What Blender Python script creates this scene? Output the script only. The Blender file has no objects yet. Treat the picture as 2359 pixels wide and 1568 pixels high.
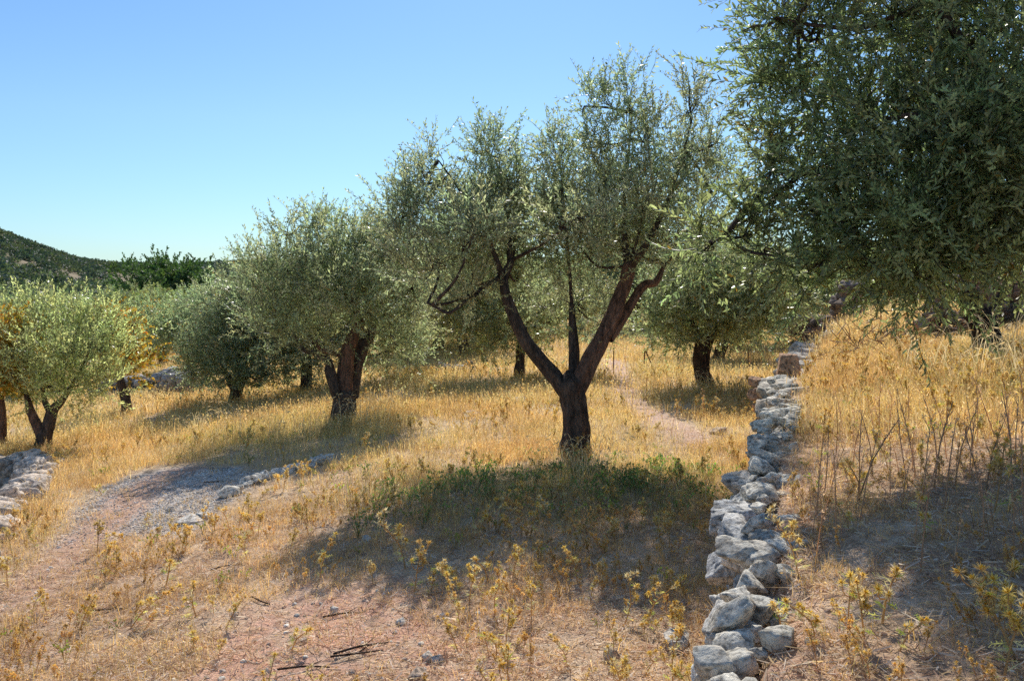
import bpy, math, random
import numpy as np
from mathutils import Vector

rng = np.random.default_rng(7)
random.seed(7)
scene = bpy.context.scene
C = scene.collection

# ------------------------------------------------------------------ mapping
F, CX, HY, ZC = 2042.0, 1179.0, 640.0, 2.0      # focal length, axis, horizon row, eye height (photo studied at 2358 px wide)


def P(px, py, d):
    return np.array([(px - CX) / F * d, d, ZC - (py - HY) / F * d])


# ------------------------------------------------------------------ noise
def _h(ix, iy, iz, s):
    n = (ix * 374761393 + iy * 668265263 + iz * 2147483647 + s * 144664577) & 0xFFFFFFFF
    n = ((n ^ (n >> 13)) * 1274126177) & 0xFFFFFFFF
    return ((n ^ (n >> 16)) & 0xFFFF) / 65535.0


def vnoise(p, seed=0):
    p = np.asarray(p, float)
    i = np.floor(p).astype(np.int64)
    f = p - i
    f = f * f * (3 - 2 * f)
    r = 0
    for dx in (0, 1):
        for dy in (0, 1):
            for dz in (0, 1):
                w = (f[..., 0] if dx else 1 - f[..., 0]) * (f[..., 1] if dy else 1 - f[..., 1]) * (f[..., 2] if dz else 1 - f[..., 2])
                r = r + w * _h(i[..., 0] + dx, i[..., 1] + dy, i[..., 2] + dz, seed)
    return r


def fbm(p, oct=4, seed=0):
    a, s, t = 1.0, 0.0, 0.0
    p = np.asarray(p, float)
    for k in range(oct):
        s = s + a * vnoise(p * 2 ** k, seed + k)
        t += a
        a *= .5
    return s / t


def n2(x, y, sc, seed=0, oct=3):
    x = np.asarray(x, float)
    return fbm(np.stack([x * sc, np.asarray(y, float) * sc, np.zeros_like(x) + seed * 3.7], -1), oct, seed)


def sst(a, b, x):
    t = np.clip((np.asarray(x, float) - a) / (b - a), 0, 1)
    return t * t * (3 - 2 * t)


# ------------------------------------------------------------------ terrain
WY = np.array([-20, 0, 2, 3.3, 3.88, 4.64, 6.66, 9, 10.6, 11.35, 14.6, 16.6, 25, 35, 60])
WX = np.array([-.2, .45, .5, .68, .89, 1.10, 1.70, 2.56, 3.03, 3.5, 4.7, 5.8, 9, 12, 20])


def xw(y):
    return np.interp(y, WY, WX)


SKX = np.array([-1500, -600, 0, 100, 180, 250, 400, 590, 900, 1300, 1700, 1900, 2358, 3000, 4000])
SKY = np.array([440, 470, 545, 578, 599, 608, 609, 602, 598, 600, 590, 575, 555, 520, 500])
LW = [(-4.6, 7.2), (-5.45, 9.2), (-6.25, 11.4), (-6.85, 12.8), (-7.9, 13.4)]     # left retaining wall line


def seg_dist(x, y, pts):
    """distance to a polyline and the side (+ = right of its direction)"""
    x = np.asarray(x, float); y = np.asarray(y, float)
    best = np.full(x.shape, 1e9); side = np.zeros(x.shape)
    for (ax, ay), (bx, by) in zip(pts[:-1], pts[1:]):
        dx, dy = bx - ax, by - ay
        t = np.clip(((x - ax) * dx + (y - ay) * dy) / (dx * dx + dy * dy), 0, 1)
        d = np.hypot(x - ax - t * dx, y - ay - t * dy)
        s = np.sign((x - ax) * dy - (y - ay) * dx)
        m = d < best
        best = np.where(m, d, best); side = np.where(m, s, side)
    return best, side


def low(x, y):
    x = np.asarray(x, float); y = np.asarray(y, float)
    u = np.logaddexp(0, (-x - .5) * 1.5) / 1.5
    z = -.11 * u
    z = -3.2 * np.tanh(-z / 3.2)
    z = z + (n2(x, y, .35, 1) - .5) * .16 + (n2(x, y, 2.0, 2) - .5) * .045 * sst(60, 20, y)
    d, s = seg_dist(x, y, LW)
    z = z - .75 * (s < 0) * sst(.02, .22, d) * sst(6.0, 7.4, y) * sst(15.0, 13.6, y) * sst(-11.5, -8.5, x)
    return z


def H(x, y):
    x = np.asarray(x, float); y = np.asarray(y, float)
    lo = low(x, y)
    w = xw(y)
    up = .5 + .19 * np.clip(x - w, 0, 9) + .03 * np.clip(y - 4, -6, 12) + (n2(x, y, 1.1, 5) - .5) * .1
    t = sst(.10, .34, x - w + (n2(x, y, 2.5, 81) - .5) * .3) * sst(34, 20, y)
    z = lo * (1 - t) + up * t
    ang = CX + F * x / np.maximum(y, 1.0)
    dd = np.hypot(x, y)
    ridge = ZC + (HY - np.interp(ang, SKX, SKY)) / F * 400 - 1.0
    th = sst(110, 400, dd) * sst(-50, 80, y)
    z = z * (1 - th) + ridge * th + (n2(x, y, .02, 9) - .5) * 6 * th * sst(420, 300, dd)
    return z


def G(px, py):
    """the ground point seen at a place in the photo"""
    ds = np.concatenate([np.arange(1.5, 60, .02), np.arange(60, 300, .5)])
    x = (px - CX) / F * ds
    z = ZC - (py - HY) / F * ds
    k = np.argmax(z <= H(x, ds))
    return float(x[k]), float(ds[k])


def pix(x, y):
    z = H(x, y)
    y = np.maximum(y, .3)
    return CX + F * x / y, HY + F * (ZC - z) / y


# ------------------------------------------------------------------ scene helpers
def tag(o, label=None, cat=None, group=None, kind=None):
    for k, v in (('label', label), ('category', cat), ('group', group), ('kind', kind)):
        if v: o[k] = v
    return o


def empty(name, loc, label=None, cat=None, group=None):
    o = bpy.data.objects.new(name, None); C.objects.link(o); o.location = [float(v) for v in loc]; o.empty_display_size = .2
    return tag(o, label, cat, group)


def mesh(name, V, quads=None, tris=None, col=None, mat=None, smooth=False):
    me = bpy.data.meshes.new(name)
    V = np.asarray(V, np.float32)
    q = np.zeros((0, 4), np.int32) if quads is None or len(quads) == 0 else np.asarray(quads, np.int32)
    t = np.zeros((0, 3), np.int32) if tris is None or len(tris) == 0 else np.asarray(tris, np.int32)
    me.vertices.add(len(V)); me.vertices.foreach_set('co', V.ravel())
    me.loops.add(q.size + t.size)
    me.loops.foreach_set('vertex_index', np.concatenate([q.ravel(), t.ravel()]))
    me.polygons.add(len(q) + len(t))
    st = np.concatenate([np.arange(len(q)) * 4, q.size + np.arange(len(t)) * 3]).astype(np.int32)
    me.polygons.foreach_set('loop_start', st)
    if smooth: me.polygons.foreach_set('use_smooth', np.ones(len(q) + len(t), bool))
    me.update(calc_edges=True)
    if col is not None:
        a = me.color_attributes.new('Col', 'FLOAT_COLOR', 'POINT')
        c4 = np.ones((len(V), 4), np.float32); c4[:, :3] = col
        a.data.foreach_set('color', c4.ravel())
    if mat: me.materials.append(mat)
    return me


def obj(name, me, parent=None, loc=(0, 0, 0)):
    o = bpy.data.objects.new(name, me); C.objects.link(o); o.location = loc
    if parent: o.parent = parent
    return o


class Acc:
    """collects arrays of vertices and faces"""
    def __init__(s): s.V, s.Q, s.T, s.K, s.n = [], [], [], [], 0
    def add(s, V, Q=None, T=None, col=(1, 1, 1)):
        V = np.asarray(V, float)
        s.V.append(V)
        if Q is not None and len(Q): s.Q.append(np.asarray(Q) + s.n)
        if T is not None and len(T): s.T.append(np.asarray(T) + s.n)
        col = np.asarray(col, float)
        s.K.append(np.broadcast_to(col, (len(V), 3)) if col.ndim == 1 else col)
        s.n += len(V)
    def arr(s):
        return (np.concatenate(s.V), np.concatenate(s.Q) if s.Q else np.zeros((0, 4), int), np.concatenate(s.T) if s.T else np.zeros((0, 3), int), np.concatenate(s.K))
    def build(s, name, mat, parent=None, smooth=False, origin=None):
        V, Q, T, K = s.arr()
        if origin is not None: V = V - np.asarray(origin)
        o = obj(name, mesh(name, V, Q, T, K, mat, smooth), parent)
        if origin is not None and parent is None: o.location = [float(v) for v in origin]
        return o


def smooth_line(pts, rad, n):
    pts = np.asarray(pts, float); m = len(pts)
    if m == 2:
        t = np.linspace(0, 1, n)[:, None]
        return pts[0] * (1 - t) + pts[1] * t, np.interp(np.linspace(0, 1, n), [0, 1], rad)
    pp = np.vstack([2 * pts[0] - pts[1], pts, 2 * pts[-1] - pts[-2]])
    out = []
    ts = np.linspace(0, m - 1 - 1e-9, n)
    for t in ts:
        i = int(t); f = t - i
        a, b, c, d = pp[i:i + 4]
        out.append(.5 * ((2 * b) + (-a + c) * f + (2 * a - 5 * b + 4 * c - d) * f * f + (-a + 3 * b - 3 * c + d) * f ** 3))
    return np.array(out), np.interp(ts, np.arange(m), rad)


def tube(acc, pts, rad, sides=8, n=None, rough=0., freq=6., seed=0, col=(1, 1, 1), ridges=0.):
    n = n or max(3, len(pts) * 4)
    L, R = smooth_line(pts, rad, n)
    T = np.gradient(L, axis=0); T /= np.linalg.norm(T, axis=1)[:, None] + 1e-9
    ref = np.array([0.31, .95, .02]) if abs(T[0] @ [0, 1, 0]) < .9 else np.array([1., 0, 0])
    A = np.cross(T, ref); A /= np.linalg.norm(A, axis=1)[:, None]
    B = np.cross(T, A)
    th = np.arange(sides) / sides * 2 * np.pi
    dirs = A[:, None] * np.cos(th)[None, :, None] + B[:, None] * np.sin(th)[None, :, None]
    rr = np.broadcast_to(R[:, None], (n, sides)).copy()
    if rough:
        s = np.arange(n)[:, None] * np.ones(sides)[None]
        q = L[:, None] * freq + dirs * 1.3
        rr = rr * (1 + rough * 2 * (fbm(q + seed, 3, seed) - .5))
    if ridges:
        tw = np.linspace(0, 1.2, n)[:, None]
        rr = rr * (1 + ridges * np.abs(np.sin(th[None] * 2.5 + tw * 1.5 + seed)) - ridges * .5 + ridges * .6 * np.sin(th[None] * 7 + tw * 3 + seed * 2))
    V = L[:, None] + dirs * rr[..., None]
    V = np.concatenate([V.reshape(-1, 3), L[-1:] + T[-1:] * R[-1]])
    i = np.arange(n - 1)[:, None] * sides; j = np.arange(sides)[None]; k = (j + 1) % sides
    Q = np.stack([i + j, i + k, i + sides + k, i + sides + j], -1).reshape(-1, 4)
    b = (n - 1) * sides
    Tt = np.stack([b + np.arange(sides), b + (np.arange(sides) + 1) % sides, np.full(sides, n * sides)], -1)
    acc.add(V, Q, Tt, col)


# ------------------------------------------------------------------ materials
def new_mat(name):
    m = bpy.data.materials.new(name); m.use_nodes = True
    nt = m.node_tree
    for n in list(nt.nodes): nt.nodes.remove(n)
    return m, nt, nt.nodes.new('ShaderNodeOutputMaterial')


def leaf_mat(name, rough=.45, spec=.5, transl=.35, back=(1.9, 2.0, 1.9), tcol=(1.6, 1.7, .7)):
    m, nt, out = new_mat(name); N = nt.nodes; L = nt.links
    at = N.new('ShaderNodeAttribute'); at.attribute_name = 'Col'
    geo = N.new('ShaderNodeNewGeometry')
    mul = N.new('ShaderNodeMix'); mul.data_type = 'RGBA'; mul.blend_type = 'MULTIPLY'; mul.inputs[7].default_value = (*back, 1)
    L.new(geo.outputs['Backfacing'], mul.inputs[0]); L.new(at.outputs['Color'], mul.inputs[6])
    bs = N.new('ShaderNodeBsdfPrincipled'); bs.inputs['Roughness'].default_value = rough
    bs.inputs['Specular IOR Level'].default_value = spec
    L.new(mul.outputs[2], bs.inputs['Base Color'])
    tr = N.new('ShaderNodeBsdfTranslucent')
    tm = N.new('ShaderNodeMix'); tm.data_type = 'RGBA'; tm.blend_type = 'MULTIPLY'; tm.inputs[0].default_value = 1; tm.inputs[7].default_value = (*tcol, 1)
    L.new(at.outputs['Color'], tm.inputs[6]); L.new(tm.outputs[2], tr.inputs['Color'])
    mx = N.new('ShaderNodeMixShader'); mx.inputs[0].default_value = transl
    L.new(bs.outputs[0], mx.inputs[1]); L.new(tr.outputs[0], mx.inputs[2]); L.new(mx.outputs[0], out.inputs[0])
    return m


def attr_mat(name, rough=.9, noise=None, bump=0., bscale=30., spec=.2, stretch=(1, 1, 1)):
    m, nt, out = new_mat(name); N = nt.nodes; L = nt.links
    at = N.new('ShaderNodeAttribute'); at.attribute_name = 'Col'
    bs = N.new('ShaderNodeBsdfPrincipled'); bs.inputs['Roughness'].default_value = rough; bs.inputs['Specular IOR Level'].default_value = spec
    tc = N.new('ShaderNodeTexCoord'); mp = N.new('ShaderNodeMapping'); mp.inputs['Scale'].default_value = stretch
    L.new(tc.outputs['Object'], mp.inputs[0])
    src = at.outputs['Color']
    if noise:
        for sc, lo, hi, c0, c1 in noise:
            nz = N.new('ShaderNodeTexNoise'); nz.inputs['Scale'].default_value = sc; nz.inputs['Detail'].default_value = 6
            nz.inputs['Roughness'].default_value = .65
            L.new(mp.outputs[0], nz.inputs['Vector'])
            rp = N.new('ShaderNodeValToRGB'); rp.color_ramp.elements[0].position = lo; rp.color_ramp.elements[1].position = hi
            rp.color_ramp.elements[0].color = (*c0, 1); rp.color_ramp.elements[1].color = (*c1, 1)
            L.new(nz.outputs[0], rp.inputs[0])
            mu = N.new('ShaderNodeMix'); mu.data_type = 'RGBA'; mu.blend_type = 'MULTIPLY'; mu.inputs[0].default_value = 1
            L.new(src, mu.inputs[6]); L.new(rp.outputs[0], mu.inputs[7]); src = mu.outputs[2]
    L.new(src, bs.inputs['Base Color'])
    if bump:
        nb = N.new('ShaderNodeTexNoise'); nb.inputs['Scale'].default_value = bscale; nb.inputs['Detail'].default_value = 8; nb.inputs['Roughness'].default_value = .7
        L.new(mp.outputs[0], nb.inputs['Vector'])
        bp = N.new('ShaderNodeBump'); bp.inputs['Strength'].default_value = 1; bp.inputs['Distance'].default_value = bump
        L.new(nb.outputs[0], bp.inputs['Height']); L.new(bp.outputs[0], bs.inputs['Normal'])
    L.new(bs.outputs[0], out.inputs[0])
    return m


M_LEAF = leaf_mat('olive_leaf', .36, .9, .58, (1.4, 1.4, 1.4), (1.4, 1.5, 1.05))
M_LEAF_FAR = leaf_mat('far_leaf', .6, .4, .30, (1.4, 1.4, 1.4))
M_AUT = leaf_mat('autumn_leaf', .6, .3, .45, (1.2, 1.2, 1.1), (1.5, 1.2, .6))
M_GRASS = leaf_mat('dry_grass_blade', .7, .2, .5, (1, 1, 1), (1.2, 1.13, 1.0))
M_WEED = leaf_mat('green_weed', .6, .3, .45, (1.1, 1.1, 1.1), (1.4, 1.6, .6))
M_BARK = attr_mat('olive_bark', .95, [(16, .32, .66, (.35, .35, .36), (1.6, 1.5, 1.42)), (60, .35, .6, (.55, .55, .55), (1.25, 1.2, 1.15))], .05, 28, .1, (1, 1, .3))
M_ROCK = attr_mat('limestone', .9, [(6, .36, .50, (.52, .52, .52), (1.1, 1.1, 1.09)), (34, .36, .48, (.55, .55, .55), (1.06, 1.06, 1.05))], .03, 22, .2)
M_GROUND = attr_mat('earth', 1., [(9, .3, .7, (.72, .70, .68), (1.22, 1.22, 1.22)), (70, .32, .68, (.6, .58, .56), (1.3, 1.3, 1.3))], .02, 45, .05)
M_RUST = attr_mat('rusty_iron', .9, [(60, .3, .7, (.6, .6, .6), (1.3, 1.2, 1.1))], .001, 200)

# ------------------------------------------------------------------ prototypes
def leaf_quads(acc, base, dirv, nrm, ln, wd, col, fine=False):
    side = np.cross(dirv, nrm); side /= np.linalg.norm(side) + 1e-9
    up = np.cross(side, dirv)
    if fine:
        p = [base, base + dirv * ln * .35 - side * wd * .5, base + dirv * ln * .35 + side * wd * .5,
             base + dirv * ln * .72 - side * wd * .42 - up * ln * .03, base + dirv * ln * .72 + side * wd * .42 - up * ln * .03, base + dirv * ln - up * ln * .08]
        acc.add(p, [(1, 2, 4, 3)], [(0, 2, 1), (3, 4, 5)], col)
    else:
        acc.add([base, base + dirv * ln * .45 + side * wd * .5, base + dirv * ln, base + dirv * ln * .45 - side * wd * .5], [(0, 1, 2, 3)], None, col)


def unit(v): return v / (np.linalg.norm(v) + 1e-9)


def shoot(r, L=.34, nl=26, ln=.06, wd=.014, fine=False, pal=0, ang=.75, stem=.0025, sides=3):
    """one olive shoot: a bent stem with pairs of narrow leaves"""
    a = Acc()
    bend = r.normal(0, .35, 2) * L
    f = lambda t: np.array([bend[0] * t * t, bend[1] * t * t, L * t])
    tube(a, [f(0), f(.5), f(1)], [stem, stem * .8, stem * .3], sides, 4, col=(.11, .10, .06))
    ph = r.uniform(0, 6.28)
    for i in range(nl):
        t = .06 + .94 * (i // 2 * 2 + .5) / nl
        ph2 = ph + (i // 2) * 1.57 + (i % 2) * 3.14 + r.normal(0, .35)
        tilt = ang * (1 - .4 * t) + r.normal(0, .3)
        d = unit(np.array([math.cos(ph2) * math.sin(tilt), math.sin(ph2) * math.sin(tilt), math.cos(tilt)]))
        nr = unit(r.normal(0, .8, 3) + np.array([-math.cos(ph2) * math.cos(tilt), -math.sin(ph2) * math.cos(tilt), math.sin(tilt)]))
        l = ln * r.uniform(.7, 1.2) * (1 - .3 * t)
        if pal == 0:
            c = np.array([.36, .40, .27]) * r.uniform(.4, 1.35) + r.choice([0, 0, 0, 1], 1) * np.array([.03, .025, .005])
            if r.random() < .02: c = np.array([.32, .2, .05])
        elif pal == 1:
            c = np.array([.55, .42, .08]) * r.uniform(.7, 1.3) if r.random() < .68 else np.array([.24, .27, .06]) * r.uniform(.7, 1.3)
            if r.random() < .06: c = np.array([.45, .2, .05])
        else:
            c = np.array([.05, .085, .035]) * r.uniform(.6, 1.4)
        leaf_quads(a, f(t), d, nr, l, wd * r.uniform(.8, 1.2), c, fine)
    return a.arr()


def protos(k, seed, **kw):
    r = np.random.default_rng(seed)
    return [shoot(r, **kw) for _ in range(k)]


def place(acc, PR, pos, dirs, scale, tint, rs, rollfix=None):
    """replicate prototypes (local +z -> dirs) by numpy"""
    pos = np.asarray(pos, float); K = len(pos)
    if K == 0: return
    dirs = dirs / (np.linalg.norm(dirs, axis=1)[:, None] + 1e-9)
    ref = rs.normal(0, 1, (K, 3))
    A = np.cross(dirs, ref); A /= np.linalg.norm(A, axis=1)[:, None] + 1e-9
    B = np.cross(dirs, A)
    M = np.stack([A, B, dirs], 1)                      # rows are the local axes
    pick = rs.integers(0, len(PR), K)
    for i, (V, Q, T, col) in enumerate(PR):
        idx = np.nonzero(pick == i)[0]
        if not len(idx): continue
        W = np.einsum('vj,kji->kvi', V, M[idx]) * scale[idx, None, None] + pos[idx, None]
        n = len(V); off = (np.arange(len(idx)) * n)[:, None, None]
        cc = col[None] * tint[idx][:, None]
        acc.add(W.reshape(-1, 3), (Q[None] + off).reshape(-1, 4) if len(Q) else None, (T[None] + off).reshape(-1, 3) if len(T) else None, cc.reshape(-1, 3))


PR_MAIN = protos(12, 1, L=.34, nl=22, ln=.062, wd=.0165, ang=.95)
PR_NEAR = protos(16, 2, L=.42, nl=32, ln=.070, wd=.0145, fine=True, stem=.003, ang=.8)
PR_MID = protos(10, 3, L=.36, nl=22, ln=.075, wd=.024, ang=1.)
PR_FAR = protos(8, 4, L=.5, nl=18, ln=.14, wd=.055, sides=3, ang=1.1)
PR_AUT = protos(6, 5, L=.34, nl=20, ln=.075, wd=.045, pal=1, ang=1.0)
PR_AUTF = protos(5, 6, L=.5, nl=18, ln=.13, wd=.075, pal=1, ang=1.0)
PR_DARK = protos(6, 8, L=.5, nl=24, ln=.15, wd=.07, pal=2, ang=1.1)


def foliage(lobes, per, PR, seed, up=.55, tint=(1, 1, 1), scl=1., anchor=None, inner=.45):
    """shoots filling a set of ellipsoid lobes: (centre, radii, density factor)"""
    rs = np.random.default_rng(seed); acc = Acc(); twig = []
    for c, r, dens in lobes:
        c = np.asarray(c, float); r = np.asarray(r, float)
        n = int(per * dens * (r[0] * r[1] + r[0] * r[2] + r[1] * r[2]))
        n = max(n, 4)
        nc = max(3, n // 6)
        dd = rs.normal(0, 1, (nc, 3)); dd /= np.linalg.norm(dd, axis=1)[:, None]
        rad = rs.uniform(0, 1, nc) ** inner
        cc = c + dd * r * rad[:, None]
        which = rs.integers(0, nc, n)
        pos = cc[which] + rs.normal(0, .15, (n, 3)) * min(1.6, r.mean() * 1.5)
        out = (pos - c) / r
        dr = out * .75 + np.array([0, 0, up]) + rs.normal(0, .5, (n, 3))
        lum = rs.uniform(.75, 1.25, nc)[which] * rs.uniform(.85, 1.15, n)
        tn = np.array(tint)[None] * lum[:, None]
        tn[:, 0] *= rs.uniform(.9, 1.18, nc)[which]
        place(acc, PR, pos, dr, rs.uniform(.7, 1.25, n) * scl, tn, rs)
        twig.append((c, cc))
    return acc, twig


def branches(acc, tips, twig, rs, col, r0=.035, thin=.006, kmax=9, sides=5):
    """boughs from the nearest limb tip into every lobe, then twigs to its leaf clusters"""
    tips = [np.asarray(t, float) for t in tips]
    for c, cc in twig:
        d = [np.linalg.norm(t - c) + .6 * max(0, t[2] - c[2]) for t in tips]
        t = tips[int(np.argmin(d))]
        dist = np.linalg.norm(c - t)
        mid = (t + c) / 2 + rs.normal(0, .07, 3) * dist + np.array([0, 0, -.06 * dist])
        tube(acc, [t, mid, c], [r0 * min(1, .5 + dist * .3), r0 * .6, thin * 1.6], sides, 7, .15, 8, int(rs.integers(99)), col)
        for q in cc[rs.permutation(len(cc))[:kmax]]:
            s = (t * .25 + c * .75) if rs.random() < .5 else c
            m2 = (s + q) / 2 + rs.normal(0, .05, 3)
            tube(acc, [s, m2, q], [thin * 1.5, thin, thin * .5], 3, 4, col=col)


BARK = (.11, .09, .078); BARK_RED = (.20, .13, .10)


def lob(px, py, d, rx, ry, rz, dens=1.):
    return (P(px, py, d), (rx * d / F, rz, ry * d / F), dens)


def build_tree(name, label, base, limbs, lobes, per, PR, seed, mat=None, tint=(1, 1, 1), up=.55, scl=1., cat='tree', group=None, barkcol=BARK, r0=.035, kmax=9, sides=14, ridges=.0, name_crown='crown', inner=.45, flare=1.5):
    root = empty(name, base, label, cat, group)
    rs = np.random.default_rng(seed + 500)
    b = Acc(); tips = []
    for k, (pts, rad, *cl) in enumerate(limbs):
        pts = np.asarray(pts, float); rad = list(rad)
        cc = cl[0] if cl else barkcol
        if k == 0:                                    # flared root collar below the grass
            pts = np.vstack([pts[0] + np.array([0, 0, -.15]), pts]); rad = [rad[0] * flare] + rad
        tube(b, pts, rad, sides if max(rad) > .05 else 7, len(pts) * 7, .20, 7, seed + k, cc, ridges if k == 0 else ridges * .6)
        tips.append(pts[-1]); 
        if k: tips.append((pts[-1] + pts[-2]) / 2)
    fol, twig = foliage(lobes, per, PR, seed, up, tint, scl, inner=inner)
    br = Acc(); branches(br, tips, twig, rs, barkcol, r0, kmax=kmax)
    b.build('trunk', M_BARK, root, True, base)
    br.build('branch', M_BARK, root, True, base)
    fol.build(name_crown, mat or M_LEAF, root, False, base)
    return root


def gp(px, py):
    x, y = G(px, py); return np.array([x, y, float(H(x, y))])


# ================================================================== TREES
# ---- central tree
B = gp(1322, 1046); D0 = B[1]
f = lambda px, py, dd=0.: P(px, py, D0 + dd)
limbs = [
    ([B, f(1326, 990), f(1322, 930), f(1312, 880)], [.185, .14, .135, .15]),
    ([f(1306, 905), f(1262, 850, .0), f(1215, 790, -.05), f(1180, 720, -.05), f(1160, 650, 0), f(1178, 600, .1)], [.09, .082, .074, .066, .052, .04]),
    ([f(1322, 910), f(1360, 830, 0), f(1400, 750, .05), f(1432, 670, .1), f(1450, 610, .1)], [.105, .095, .088, .08, .072], BARK_RED),
    ([f(1318, 900, .1), f(1322, 830, .2), f(1320, 775, .25), f(1316, 700, .3)], [.065, .06, .052, .03]),
    ([f(1400, 780, .1), f(1440, 720, .25), f(1480, 660, .35), f(1510, 650, .4), f(1530, 610, .5)], [.07, .06, .05, .04, .025], BARK_RED),
    ([f(1450, 615, .1), f(1440, 560, .2), f(1436, 480, .2), f(1445, 380, .2), f(1455, 260, .2)], [.06, .035, .026, .018, .008]),
    ([f(1452, 612, .1), f(1490, 560, -.1), f(1530, 480, -.1), f(1560, 400, 0), f(1590, 290, .1)], [.055, .035, .026, .018, .007]),
    ([f(1160, 655, 0), f(1140, 590, -.1), f(1110, 520, -.1), f(1060, 440, 0), f(1010, 370, .1)], [.05, .032, .025, .018, .007]),
    ([f(1175, 610, .1), f(1172, 540, .2), f(1160, 450, .3), f(1140, 360, .3)], [.04, .028, .02, .008]),
    ([f(1150, 640, -.05), f(1100, 670, -.35), f(1052, 710, -.5), f(1030, 720, -.5), f(1005, 708, -.5), f(985, 698, -.5)], [.03, .018, .016, .02, .018, .012]),
    ([f(1316, 700, .3), f(1310, 600, .3), f(1300, 480, .3), f(1290, 380, .3)], [.025, .02, .014, .007]),
]
lobes = [
    lob(985, 400, D0 + .2, 26, 85, .25, 1.0), lob(945, 420, D0 + .3, 18, 55, .2, .7), lob(925, 505, D0, 50, 58, .4, 1.1), lob(1025, 500, D0 - .3, 60, 60, .45, 1.), lob(1000, 590, D0 - .2, 90, 62, .6, 1.1),
    lob(1128, 360, D0 + .3, 32, 70, .3, 1.), lob(1170, 430, D0 + .1, 36, 62, .3, .9), lob(1205, 400, D0 + .3, 14, 60, .15, .8), lob(1110, 480, D0 + .2, 60, 70, .5, 1.), lob(1060, 640, D0 + .6, 90, 60, .5, .9), lob(1180, 540, D0 + .5, 85, 75, .5, 1.1),
    lob(1285, 370, D0 + .3, 32, 70, .3, .9), lob(1290, 480, D0 + .2, 55, 75, .5, .9), lob(1330, 560, D0 + .4, 90, 85, .6, 1.), lob(1385, 330, D0, 44, 70, .3, .8), lob(1400, 440, D0 + .1, 60, 80, .5, .9),
    lob(1448, 245, D0 + .2, 26, 80, .22, 1.), lob(1490, 330, D0, 40, 80, .3, .9), lob(1490, 450, D0 - .2, 70, 80, .5, .9), lob(1345, 245, D0 + .3, 24, 40, .2, .6), lob(1410, 250, D0 + .1, 24, 50, .2, .6),
    lob(1590, 255, D0 + .2, 24, 85, .22, .9), lob(1580, 400, D0 + .1, 58, 80, .45, .9), lob(1650, 330, D0 + .2, 20, 80, .2, .7), lob(1640, 450, D0 + .3, 45, 70, .4, .8),
    lob(1560, 550, D0 + .2, 100, 62, .6, 1.), lob(1330, 700, D0 + .6, 85, 62, .4, .6), lob(1250, 500, D0 + 1.2, 160, 90, .5, .6), lob(1330, 500, D0 - 1.2, 110, 60, .4, .6),
    lob(1450, 510, D0 + 1.2, 150, 90, .5, .6), lob(1090, 540, D0 - 1.0, 90, 65, .4, .7), lob(1200, 640, D0 + .7, 70, 50, .4, .8), lob(1100, 672, D0 - .4, 60, 24, .3, .8), lob(1440, 560, D0 + .6, 90, 50, .4, .9)]
build_tree('olive_tree', 'large olive tree in the centre whose bare trunk forks low into a wide Y', B, limbs, lobes, 430, PR_MAIN, 11, r0=.026, ridges=.24, kmax=12, sides=30, flare=1.7, up=.85)

# ---- second tree, left of centre
B = gp(792, 966); D0 = B[1]
limbs = [
    ([B, f(793, 940), f(796, 905)], [.19, .17, .17]),
    ([f(782, 925, 0), f(770, 890, -.1), f(760, 855, -.1), f(757, 835, -.1), f(735, 815, -.1), f(700, 805, -.2), f(688, 795, -.2)], [.10, .085, .075, .06, .05, .04, .03]),
    ([f(792, 910, 0), f(795, 850, 0), f(805, 795, 0), f(822, 760, .05), f(832, 740, .05)], [.12, .115, .10, .085, .07], BARK_RED),
    ([f(806, 915, .15), f(818, 850, .2), f(835, 800, .2), f(852, 770, .25), f(858, 740, .3)], [.12, .11, .10, .08, .05]),
    ([f(795, 820, 0), f(765, 812, -.1), f(738, 805, -.15), f(728, 790, -.2)], [.05, .04, .032, .02], BARK_RED),
    ([f(832, 742, .05), f(800, 680, 0), f(750, 600, 0), f(690, 520, 0)], [.05, .03, .02, .008]),
    ([f(858, 742, .3), f(840, 680, .2), f(820, 600, .2), f(812, 530, .1)], [.04, .03, .02, .008]),
]
lobes = [lob(652, 540, D0, 20, 50, .2, .8), lob(720, 525, D0 + .1, 26, 42, .25, .8), lob(950, 660, D0 + .4, 45, 90, .5, 1.), lob(640, 640, D0 - .2, 85, 70, .7, 1.1), lob(740, 610, D0, 85, 85, .8, 1.1),
         lob(830, 560, D0 + .2, 62, 62, .6, 1.1), lob(800, 680, D0 - .4, 95, 85, .8, 1.1), lob(900, 600, D0 + .3, 62, 85, .6, 1.), lob(880, 700, D0 + .4, 75, 85, .7, 1.1),
         lob(650, 740, D0 - .2, 80, 75, .7, 1.1), lob(910, 775, D0 + .6, 62, 65, .6, 1.), lob(700, 700, D0 + .8, 120, 90, .7, .9), lob(720, 790, D0 - .6, 48, 42, .4, .7)]
build_tree('olive_tree', 'gnarled olive tree left of the central one with three thick stems from one base', B, limbs, lobes, 280, PR_MAIN, 21, up=.8, r0=.026, ridges=.16, sides=20, kmax=10, tint=(1.05, 1.06, 1.0), scl=1.12)

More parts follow.
